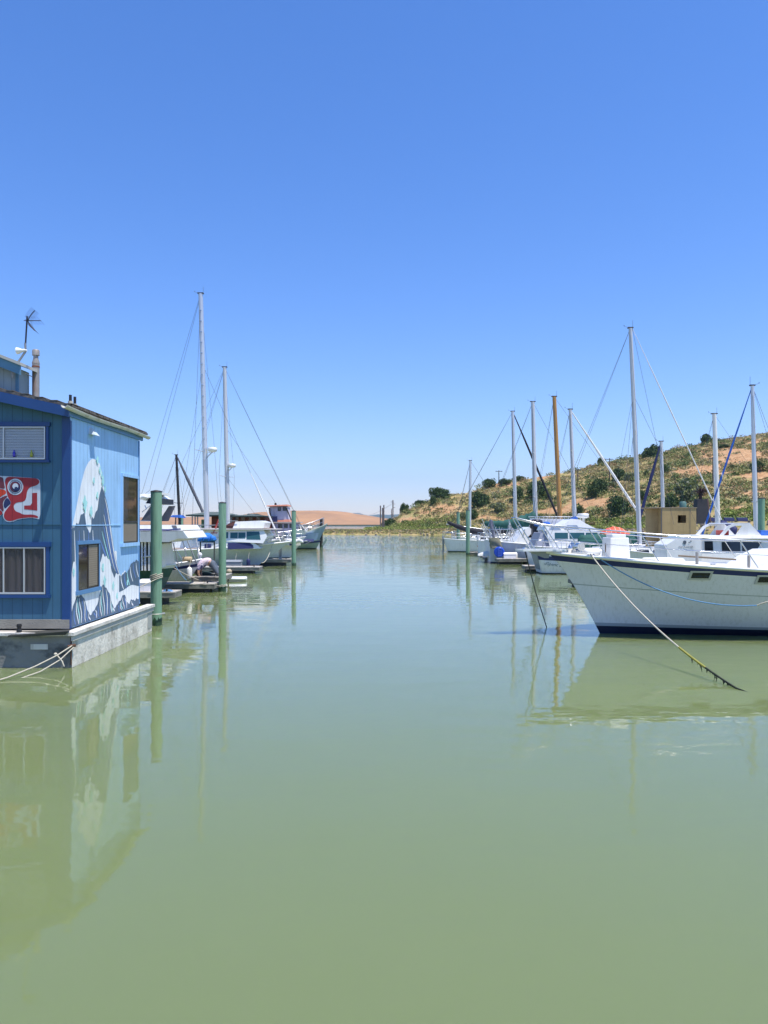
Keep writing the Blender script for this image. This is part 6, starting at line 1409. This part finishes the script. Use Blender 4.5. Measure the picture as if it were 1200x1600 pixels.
g = N.new('ShaderNodeNewGeometry'); aN = N.new('ShaderNodeAttribute'); aN.attribute_name = 'soil'
def noise(sc, det=5, st=(1, 1, 1)):
    mp = N.new('ShaderNodeMapping'); mp.inputs['Scale'].default_value = st; Lk.new(g.outputs['Position'], mp.inputs[0]); n = N.new('ShaderNodeTexNoise'); n.inputs['Scale'].default_value = sc; n.inputs['Detail'].default_value = det; n.inputs['Roughness'].default_value = .65; Lk.new(mp.outputs[0], n.inputs['Vector']); return n.outputs['Fac']
def ramp(src, els):
    r_ = N.new('ShaderNodeValToRGB'); 
    for i, (ps, c) in enumerate(els):
        e = r_.color_ramp.elements[i] if i < 2 else r_.color_ramp.elements.new(ps)
        e.position = ps; e.color = (*c, 1)
    Lk.new(src, r_.inputs[0]); return r_.outputs[0]
veg = ramp(noise(.45, 6), [(.32, (.17, .175, .06)), (.44, (.27, .24, .09)), (.54, (.38, .29, .13)), (.66, (.46, .34, .18))])
soil = ramp(noise(.9, 6), [(.3, (.34, .18, .085)), (.5, (.46, .27, .135)), (.7, (.55, .37, .21))])
mx = N.new('ShaderNodeMix'); mx.data_type = 'RGBA'; rr_ = ramp(aN.outputs['Fac'], [(.38, (0, 0, 0)), (.6, (1, 1, 1))]); Lk.new(rr_, mx.inputs['Factor']); Lk.new(veg, mx.inputs['A']); Lk.new(soil, mx.inputs['B']); Lk.new(mx.outputs['Result'], p.inputs['Base Color'])
bp = N.new('ShaderNodeBump'); bp.inputs['Strength'].default_value = 1; bp.inputs['Distance'].default_value = .6; Lk.new(noise(.8, 8), bp.inputs['Height']); Lk.new(bp.outputs[0], p.inputs['Normal'])
me.materials.append(m); o = bpy.data.objects.new('hillside', me); COL.objects.link(o); o['kind'] = 'structure'

LEAFC = {}
def leafmat(name, c):
    if name in LEAFC: return LEAFC[name]
    m = mat(name, c, .75, var=.35, sc=1.2, spec=.2); LEAFC[name] = m; return m
LG_ = [leafmat('leaf_dark', (.045, .078, .028)), leafmat('leaf_mid', (.065, .11, .03)), leafmat('leaf_olive', (.12, .15, .05))]
SC_ = [leafmat('scrub_olive', (.27, .285, .10)), leafmat('scrub_brown', (.37, .265, .13)), leafmat('scrub_greygreen', (.23, .24, .16)), leafmat('scrub_green', (.12, .17, .05)), leafmat('scrub_straw', (.50, .40, .19))]
RD_ = [leafmat('reed_green', (.19, .25, .05)), leafmat('reed_yellowgreen', (.29, .32, .08)), leafmat('reed_straw', (.42, .34, .15))]
def quads(c, size, rng, upb=.3, asp=1.4):
    """c: (n,3) centres -> (4n,3) leaf cards with random facing"""
    n = len(c); nrm = rng.normal(size=(n, 3)); nrm[:, 2] += upb; nrm /= np.linalg.norm(nrm, axis=1)[:, None]
    a = np.cross(nrm, rng.normal(size=(n, 3))); a /= np.linalg.norm(a, axis=1)[:, None]; b_ = np.cross(nrm, a)
    s = (size * rng.uniform(.6, 1.3, n))[:, None]; a = a * s * asp / 2; b_ = b_ * s / 2
    return np.stack([c - a, c + b_ * .9, c + a, c - b_ * .9], 1).reshape(-1, 3)
def cards_mesh(name, V, mi, mats):
    n = len(V) // 4; me = bpy.data.meshes.new(name); me.vertices.add(4 * n); me.vertices.foreach_set('co', V.astype(np.float32).ravel())
    me.loops.add(4 * n); me.loops.foreach_set('vertex_index', np.arange(4 * n, dtype=np.int32)); me.polygons.add(n); me.polygons.foreach_set('loop_start', np.arange(0, 4 * n, 4, dtype=np.int32))
    for m in mats: me.materials.append(m)
    me.polygons.foreach_set('material_index', mi.astype(np.int32)); me.update(calc_edges=True); return me
def crown_mesh(seed, n=1500, leaf=.42, mats=LG_, flat=.8, w=(.45, .4, .15)):
    r = np.random.default_rng(seed); k = r.integers(11, 16); cs = []
    for i in range(k):
        a = r.uniform(0, 2 * np.pi); d = r.uniform(.15, .66); cs.append((d * np.cos(a), d * np.sin(a), (.62 * np.sqrt(max(0, 1 - d * d)) - r.uniform(0, .35)) * flat, r.uniform(.22, .40)))
    cs.append((0, 0, .32 * flat, .50)); P = []; 
    for cx, cy, cz, rad in cs:
        m_ = int(n / len(cs) * (rad / .4)); d = r.normal(size=(m_, 3)); d /= np.linalg.norm(d, axis=1)[:, None]; rr = rad * r.uniform(.55, 1.06, m_)[:, None]
        P.append(np.array([cx, cy, cz]) + d * rr * np.array([1, 1, .85]))
    P = np.concatenate(P); P = P[P[:, 2] > -.12]; mi = r.choice(len(mats), len(P), p=w)
    return P, mi
CROWNS = []
for s_ in range(5):
    P, mi = crown_mesh(100 + s_, 3200); CROWNS.append(cards_mesh('crown', quads(P, .085, np.random.default_rng(s_)), mi, LG_))
P, mi = crown_mesh(200, 3200, w=(.1, .3, .6)); CROWN_O = cards_mesh('crown', quads(P, .085, np.random.default_rng(77)), mi, [LG_[1], LG_[2], leafmat('leaf_yellow', (.22, .24, .05))])
P, mi = crown_mesh(201, 3200, w=(.2, .3, .5)); CROWN_G = cards_mesh('crown', quads(P, .085, np.random.default_rng(78)), mi, [LG_[1], SC_[2], SC_[0]])
bt = MB(); bt.tube([(0, 0, -.4), (.02, .01, .25), (-.01, .02, .5)], [.06, .045, .02], 7)
for a in range(4): bt.tube([(.01, 0, .15), (.22 * math.cos(a * 1.6), .22 * math.sin(a * 1.6), .45)], [.03, .012], 5)
trunk_src = bt.build('trunk', mat('bark', (.07, .055, .04), .9, var=.3)); TRUNK = trunk_src.data; bpy.data.objects.remove(trunk_src)
def hill_at(px, py):
    """first point of the hillside seen at that bearing and elevation"""
    D = np.arange(95, 262, .5); X = (px - 600) * D / 1200; Z = height(X, D); v = 818 - (Z - CAM_H) * 1200 / D
    ok = np.where((v <= py) & (Z > .2))[0]
    if len(ok) == 0: i = np.argmin(np.where(Z > .2, v, 1e9))
    else: i = ok[0]
    return Vector((X[i], D[i], Z[i]))
def tree(px, py, wpx, hpx, label, crown=None, seed=0, name='tree'):
    """px,py: foot of the crown; width and height in photo pixels at its own distance"""
    p = hill_at(px, py); k = p.y / 1200; t = thing(name, label, 'tree' if name == 'tree' else 'shrub', (p.x, p.y, p.z), seed * 1.3, 'trees and big shrubs on the hillside')
    sx = wpx * k / 2 * 1.35; sz = hpx * k * 1.45
    c = bpy.data.objects.new('crown', crown or CROWNS[seed % 5]); COL.objects.link(c); c.parent = t; c.scale = (sx, sx, sz); c.location = (0, 0, .02 * sz)
    u = bpy.data.objects.new('trunk', TRUNK); COL.objects.link(u); u.parent = t; u.scale = (sx, sx, sz)
trees = [
 (633, 800, 14, 13, 'small dark tree at the far left tip of the hill ridge', None), (655, 789, 14, 7, 'low dark tree on the ridge right of the tip tree'),
 (685, 778, 30, 15, 'wide round dark tree on the ridge above the marsh'), (677, 790, 12, 16, 'narrow dark tree just below the wide round ridge tree'),
 (764, 762, 22, 13, 'dark green tree on the ridge left of the power pole'), (790, 757, 20, 8, 'low green tree on the ridge at the foot of the power pole'),
 (812, 752, 16, 8, 'small round tree on the ridge between the two nearest masts'), (747, 793, 30, 23, 'large dark tree on the slope right of the slim bare mast'),
 (808, 782, 24, 22, 'dark green tree on the slope behind the black furled jib mast'), (838, 778, 34, 26, 'wide blue green tree on the slope behind the tall green cover mast'),
 (856, 780, 14, 13, 'yellow green shrub on the slope beside the wooden mast', 'O'), (935, 775, 32, 26, 'round dark tree in the middle of the slope right of the furled jib'),
 (963, 807, 36, 30, 'big dark tree at the foot of the slope left of the tallest right mast'), (966, 750, 30, 18, 'dark spreading tree high on the slope left of the tallest right mast'),
 (985, 752, 20, 14, 'bright green tree touching the tallest right mast high on the slope', 'G'), (940, 724, 14, 10, 'small dark tree on the skyline left of the ridge pole'),
 (1022, 716, 34, 20, 'round dark skyline tree behind the top of the short white mast'), (1036, 742, 14, 16, 'dark tree on the slope right of the short white mast'),
 (1010, 745, 12, 9, 'small dark shrub on the slope left of the short white mast'),
 (1103, 693, 22, 15, 'round dark skyline tree left of the weathered mast top'), (1075, 782, 46, 34, 'broad bright green tree at the slope foot above the plywood shed', 'G'),
 (1050, 797, 34, 22, 'dark green tree just above the plywood shed roof'), (1000, 785, 20, 18, 'dark tree at the slope foot right of the tallest right mast'),
 (1182, 735, 26, 15, 'dark shrub on the bare slope at the right edge'), (740, 810, 16, 13, 'dark shrub at the slope foot beside the two green piles'),
 (905, 803, 16, 12, 'green shrub at the slope foot beside the blue boom cover mast'), (610, 823, 26, 12, 'dark low shrub mass at the left foot of the hill'),
 (955, 762, 24, 9, 'brown green shrub on the slope below the ridge pole', 'G'), (1130, 700, 20, 5, 'low shrub on the skyline right of the weathered mast'),
 (1063, 727, 22, 6, 'low green shrub high on the slope between the two weathered masts', 'G'), (780, 800, 26, 14, 'olive shrub low on the slope above the black boom cover', 'G'), (725, 812, 14, 11, 'olive shrub at the slope foot between the green piles', 'G')]
for i, tr in enumerate(trees):
    tree(tr[0], tr[1], tr[2], tr[3], tr[4], {'O': CROWN_O, 'G': CROWN_G}.get(tr[5] if len(tr) > 5 else None), i, 'tree' if 'shrub' not in tr[4] else 'shrub')

def scatter(n, seed, cond, hmin, hmax, per, leaf, mats, probs, name, flat=.7, patch=.08, bare_avoid=True, thr=-.15):
    r = np.random.default_rng(seed); X = []; tot = 0; out = []
    while tot < n:
        Y = r.uniform(96, 262, 40000); u = r.uniform(480, 1330, 40000); x = (u - 600) * Y / 1200; Z = height(x, Y); ok = cond(u, Y, Z) & (Z > .25)
        nn = fnoise(x, Y, patch, seed) + fnoise(x, Y, patch * 4, seed + 1) * .6; ok &= nn > thr
        if bare_avoid: ok &= bare_mask(x, Y) < r.uniform(.1, .95, 40000)
        out.append(np.stack([x, Y, Z], -1)[ok]); tot += ok.sum()
        if len(out) > 30: break
    C = np.concatenate(out)[:n]; n = len(C); S_ = r.uniform(hmin, hmax, n) * (C[:, 1] / 180) ** .3
    d = r.normal(size=(n, per, 3)); d /= np.linalg.norm(d, axis=2)[..., None]; d[..., 2] = np.abs(d[..., 2]) * flat
    P = C[:, None, :] + d * (S_[:, None, None] * r.uniform(.5, 1.0, (n, per, 1))); 
    kind_ = r.choice(len(mats), n, p=probs); mi = np.repeat(kind_, per); fl = r.random(n * per) < .2; mi[fl] = r.choice(len(mats), fl.sum(), p=probs)
    sz = leaf
    me = cards_mesh(name, quads(P.reshape(-1, 3), sz, r, upb=.6), mi, mats); o = bpy.data.objects.new(name, me); COL.objects.link(o); o['kind'] = 'stuff'; return o
def Dtu(u): return np.interp(u, Dt_px, Dt_v)
def Dru(u): return np.interp(u, Dr_px, Dr_v)
def Dsu(u): return np.interp(u, Ds_px, Ds_v)
o = scatter(10000, 41, lambda u, Y, Z: (Y > Dtu(u) - 2) & (Y < Dru(u) + 4) & (u > 600), .35, 1.1, 18, .25, SC_, [.27, .22, .15, .06, .30], 'hillside_scrub', thr=-.30)
setp(o, 'olive and brown dry scrub covering the hillside', 'scrub')
o = scatter(750, 47, lambda u, Y, Z: (Y > Dtu(u) - 2) & (Y < Dru(u) + 2) & (u > 600), .9, 2.1, 110, .28, [SC_[3], SC_[0], LG_[1], SC_[1]], [.35, .3, .15, .2], 'hillside_bushes', thr=-.3)
setp(o, 'rounder green bushes dotted through the dry hillside scrub', 'bushes')
o = scatter(4500, 43, lambda u, Y, Z: (Y > Dsu(u) + 9) & (Y < Dtu(u) + 7) & (((u > 572) & (u < 712)) | ((u > 870) & (u < 1085)) | ((u > 1125) & (Y > 108))), .5, 1.0, 30, .20, RD_, [.55, .35, .1], 'marsh_reeds', flat=.95, bare_avoid=False, thr=-9)
setp(o, 'bright green reeds and marsh bushes along the far bank', 'reeds')
o = scatter(4600, 44, lambda u, Y, Z: (Y > Dsu(u) + .8) & (Y < Dsu(u) + np.where(u < 585, 34, 12)) & (u < 1085), .2, .6, 16, .17, SC_, [.30, .30, .1, .15, .15], 'bank_scrub', flat=.7, bare_avoid=False, thr=-.45)
setp(o, 'low brown and olive growth along the waterline of the far bank', 'scrub')
# rocks along banks
b = MB(); r = np.random.default_rng(8)
for i in range(420):
    u = r.uniform(500, 1250); Ds_ = float(np.interp(u, Ds_px, Ds_v)); D = Ds_ + r.uniform(1, 6); x = (u - 600) * D / 1200; z = float(height(np.array([x]), np.array([D]))[0]); s_ = r.uniform(.10, .30)
    b.ell((x, D, z), (s_ * r.uniform(.8, 1.5), s_, s_ * r.uniform(.5, .9)), int(r.integers(0, 2)), 7, 4, False)
o = b.build('bank_rocks', [mat('rock_pale', (.30, .24, .18), .9, var=.3), mat('rock_dark', (.14, .12, .10), .9, var=.3)]); setp(o, 'loose pale and dark rocks along the far shoreline', 'rocks', kind='stuff')
# navy solar/tarp panels on the right bank
for i, (a, c, lab) in enumerate([(1111, 1121, 'leftmost dark blue panel lying on the right bank behind the blue furled jib'), (1133, 1148, 'middle dark blue panel lying on the right bank beside the weathered mast'), (1153, 1169, 'rightmost dark blue panel lying on the right bank beside the edge pile')]):
    D = 108; q = Wp((a + c) / 2, 812, D); hw_ = (c - a) / 2 * D / 1200; b = MB(q); b.hexa([(q.x - hw_, D, q.z - .25), (q.x + hw_, D, q.z - .25), (q.x + hw_, D + .5, q.z - .1), (q.x - hw_, D + .5, q.z - .1), (q.x - hw_, D + .1, q.z + .22), (q.x + hw_, D + .1, q.z + .22), (q.x + hw_, D + .6, q.z + .3), (q.x - hw_, D + .6, q.z + .3)])
    b.tube([(q.x - hw_ * .7, D + .4, q.z - 1.2), (q.x - hw_ * .7, D + .4, q.z)], .05, 6); b.tube([(q.x + hw_ * .7, D + .4, q.z - 1.2), (q.x + hw_ * .7, D + .4, q.z)], .05, 6)
    solo(b, 'solar_array', NAVYC, lab, 'solar array', 'dark blue panels on the bank')
# utility poles
def upole(px, pt, pb, D, label, arms=((0, 2.2),), lean=0, r_=.16, onhill=True):
    q = hill_at(px, pb) if onhill else Wp(px, pb, D); D = q.y; zt = CAM_H + (HOR - pt) * D / 1200
    t = thing('utility_pole', label, 'utility pole', tuple(q), 0, 'utility poles')
    m_ = mat('pole_wood', (.10, .085, .075), .9, var=.2); b = MB(); b.tube([(0, 0, -1), (lean, 0, zt - q.z)], [r_, r_ * .7], 8); b.build('post', m_, t)
    for dz, wd in arms: b = MB(); b.box(-wd / 2, wd / 2, -.07, .07, zt - q.z - dz - .35, zt - q.z - dz - .18); b.build('crossarm', m_, t)
    return t, Vector((q.x, q.y, zt - .3))
upole(779.5, 735, 757, 215, 'tall wooden utility pole with crossarm on the ridge left of the masts', ((0, 2.0),))
upole(952.5, 716, 752, 215, 'dark utility pole with crossarm on the slope left of the tallest right mast', ((0, 1.9),))
upole(1114, 714, 758, 215, 'dark utility pole with crossarm on the bare slope beside the weathered mast', ((0, 1.7),))
upole(903, 733, 752, 215, 'short pale fixture pole on the ridge right of the wooden mast', ((0, 1.6),))
mP = mat('post_grey_wood', (.18, .15, .14), .9, var=.2)
poles = [(594.5, 790, 816, 'leftmost of the three bare posts at the hill tip'), (597.8, 793.5, 816, 'middle and shortest of the three bare posts at the hill tip'), (599.8, 789, 816, 'rightmost and tallest of the three bare posts at the hill tip')]
for px, pt, pb, lab in poles:
    D = 200; q = Wp(px, pb, D); z0 = 0; t_ = Wp(px, pt, D); b = MB((q.x, D, .5)); b.tube([(q.x, D, -.5), (q.x, D, t_.z)], .16, 8); solo(b, 'bare_post', mP, lab, 'post', 'bare posts at the hill tip')
D = 230; q = Wp(614, 809, D); t = thing('transmission_pole', 'tall twin poled power structure with crossarms at the hill tip', 'power pole', (q.x, D, 1.0), 0, 'utility poles')
zt = Wp(614, 781.5, D).z - 1; b = MB(); b.tube([(0, 0, -1.5), (0, 0, zt)], .17, 8); b.build('post', mP, t); b = MB(); b.tube([(-.45, 0, -1.5), (-.42, 0, zt * .7)], .12, 8); b.build('post', mP, t)
for f, wd, x_ in ((.93, .9, -.3), (.74, .8, .3), (.5, .8, -.3), (.86, .6, .4)): b = MB(); b.box(x_ - wd / 2, x_ + wd / 2, -.06, .06, zt * f, zt * f + .12); b.build('crossarm', mP, t)
q = Wp(625.3, 806, 225); b = MB((q.x, 225, .5)); b.tube([(q.x, 225, -.5), (q.x, 225, Wp(625, 795, 225).z)], .18, 8); solo(b, 'bare_post', mP, 'single pale post standing against the hill edge right of the power structure', 'post')
b = MB(Wp(605, 790, 215)); a1 = Wp(614, 786, 230); a2 = Wp(560, 800, 600); b.tube(catenary(a1, a2, 3.0), .04, 4)
solo(b, 'power_line', WIRE, 'thin power line leaving the power structure towards the far tan hill', 'power line')
# tan hill across the bay
def ridge_sheet(name, Dfoot, Dtop, pxs, pys, matr, nx=160, ny=14, seed=1, amp=1.0, x0=-900, x1=900):
    xs = np.linspace(x0, x1, nx); V_ = []; F_ = []
    for j in range(ny):
        t = j / (ny - 1); Y = Dfoot + (Dtop - Dfoot) * t
        for i in range(nx):
            X = xs[i]; zr = CAM_H + (HOR - np.interp(600 + 1200 * X / Dtop, pxs, pys)) * Dtop / 1200
            e = min(t / .85, 1); z = -2 + (max(zr, -2) + 2) * (math.sin(e * math.pi / 2) ** .9) if t < .86 else max(zr, -2) - (t - .86) * zr * .8
            z += amp * float(fnoise(np.array([X]), np.array([Y]), 8.0 / Dfoot * 5, seed)[0]) * math.sin(math.pi * t) * zr * .06
            V_.append((X, Y, z))
    for j in range(ny - 1):
        for i in range(nx - 1): F_.append((j*nx+i, j*nx+i+1, (j+1)*nx+i+1, (j+1)*nx+i))
    b = MB(); b.add(V_, F_, 0, True); return struct(b, name, matr)
tanm = mat('dry_grass_hill', (.40, .225, .115), .95, var=.3, sc=.018, stretch=(1, 1, 4), dirt=(.25, .16, .10), dirt_amt=.8, dsc=.02, dstretch=(1, 1, 3), spec=.1)
ridge_sheet('tan_hill', 980, 1300, [-400, 380, 420, 455, 500, 530, 545, 560, 580, 600, 625, 645, 660], [812, 808, 801, 799.5, 798.5, 799.5, 801, 804, 807, 810, 813.5, 818, 823], tanm, x0=-420, x1=80, nx=200)
strip = mat('far_marsh_strip', (.10, .10, .05), .95, var=.3, sc=.05)
b = MB(); b.box(-420, 60, 955, 985, -1, 1.2); struct(b, 'far_marsh', strip)
farm = mat('distant_hills', (.10, .115, .08), .95, var=.35, sc=.004, spec=.1, dirt=(.45, .40, .33), dirt_amt=.7, dsc=.006, dstretch=(1, 1, 2))
ridge_sheet('distant_hills', 5200, 6200, [-900, 200, 230, 280, 300, 340, 380, 440, 540, 560, 575, 590, 610, 640, 700, 900], [812, 811, 811, 812, 809, 805.5, 808, 812, 803.5, 801.5, 806, 804, 805, 802.5, 806, 810], farm, x0=-5200, x1=2500, nx=300, ny=12)
# the air: even haze round everything
hz = MB(); hz.box(-8900, 8900, -55, 6900, -4, 420)
ho = hz.build('haze', bpy.data.materials.new('haze_air')); ho['kind'] = 'stuff'
hm = ho.data.materials[0]; hm.use_nodes = True; N = hm.node_tree.nodes; N.clear(); pv = N.new('ShaderNodeVolumePrincipled'); pv.inputs['Density'].default_value = HAZE_D; pv.inputs['Color'].default_value = (.45, .72, .92, 1); pv.inputs['Anisotropy'].default_value = .3
ou = N.new('ShaderNodeOutputMaterial'); hm.node_tree.links.new(pv.outputs[0], ou.inputs['Volume'])
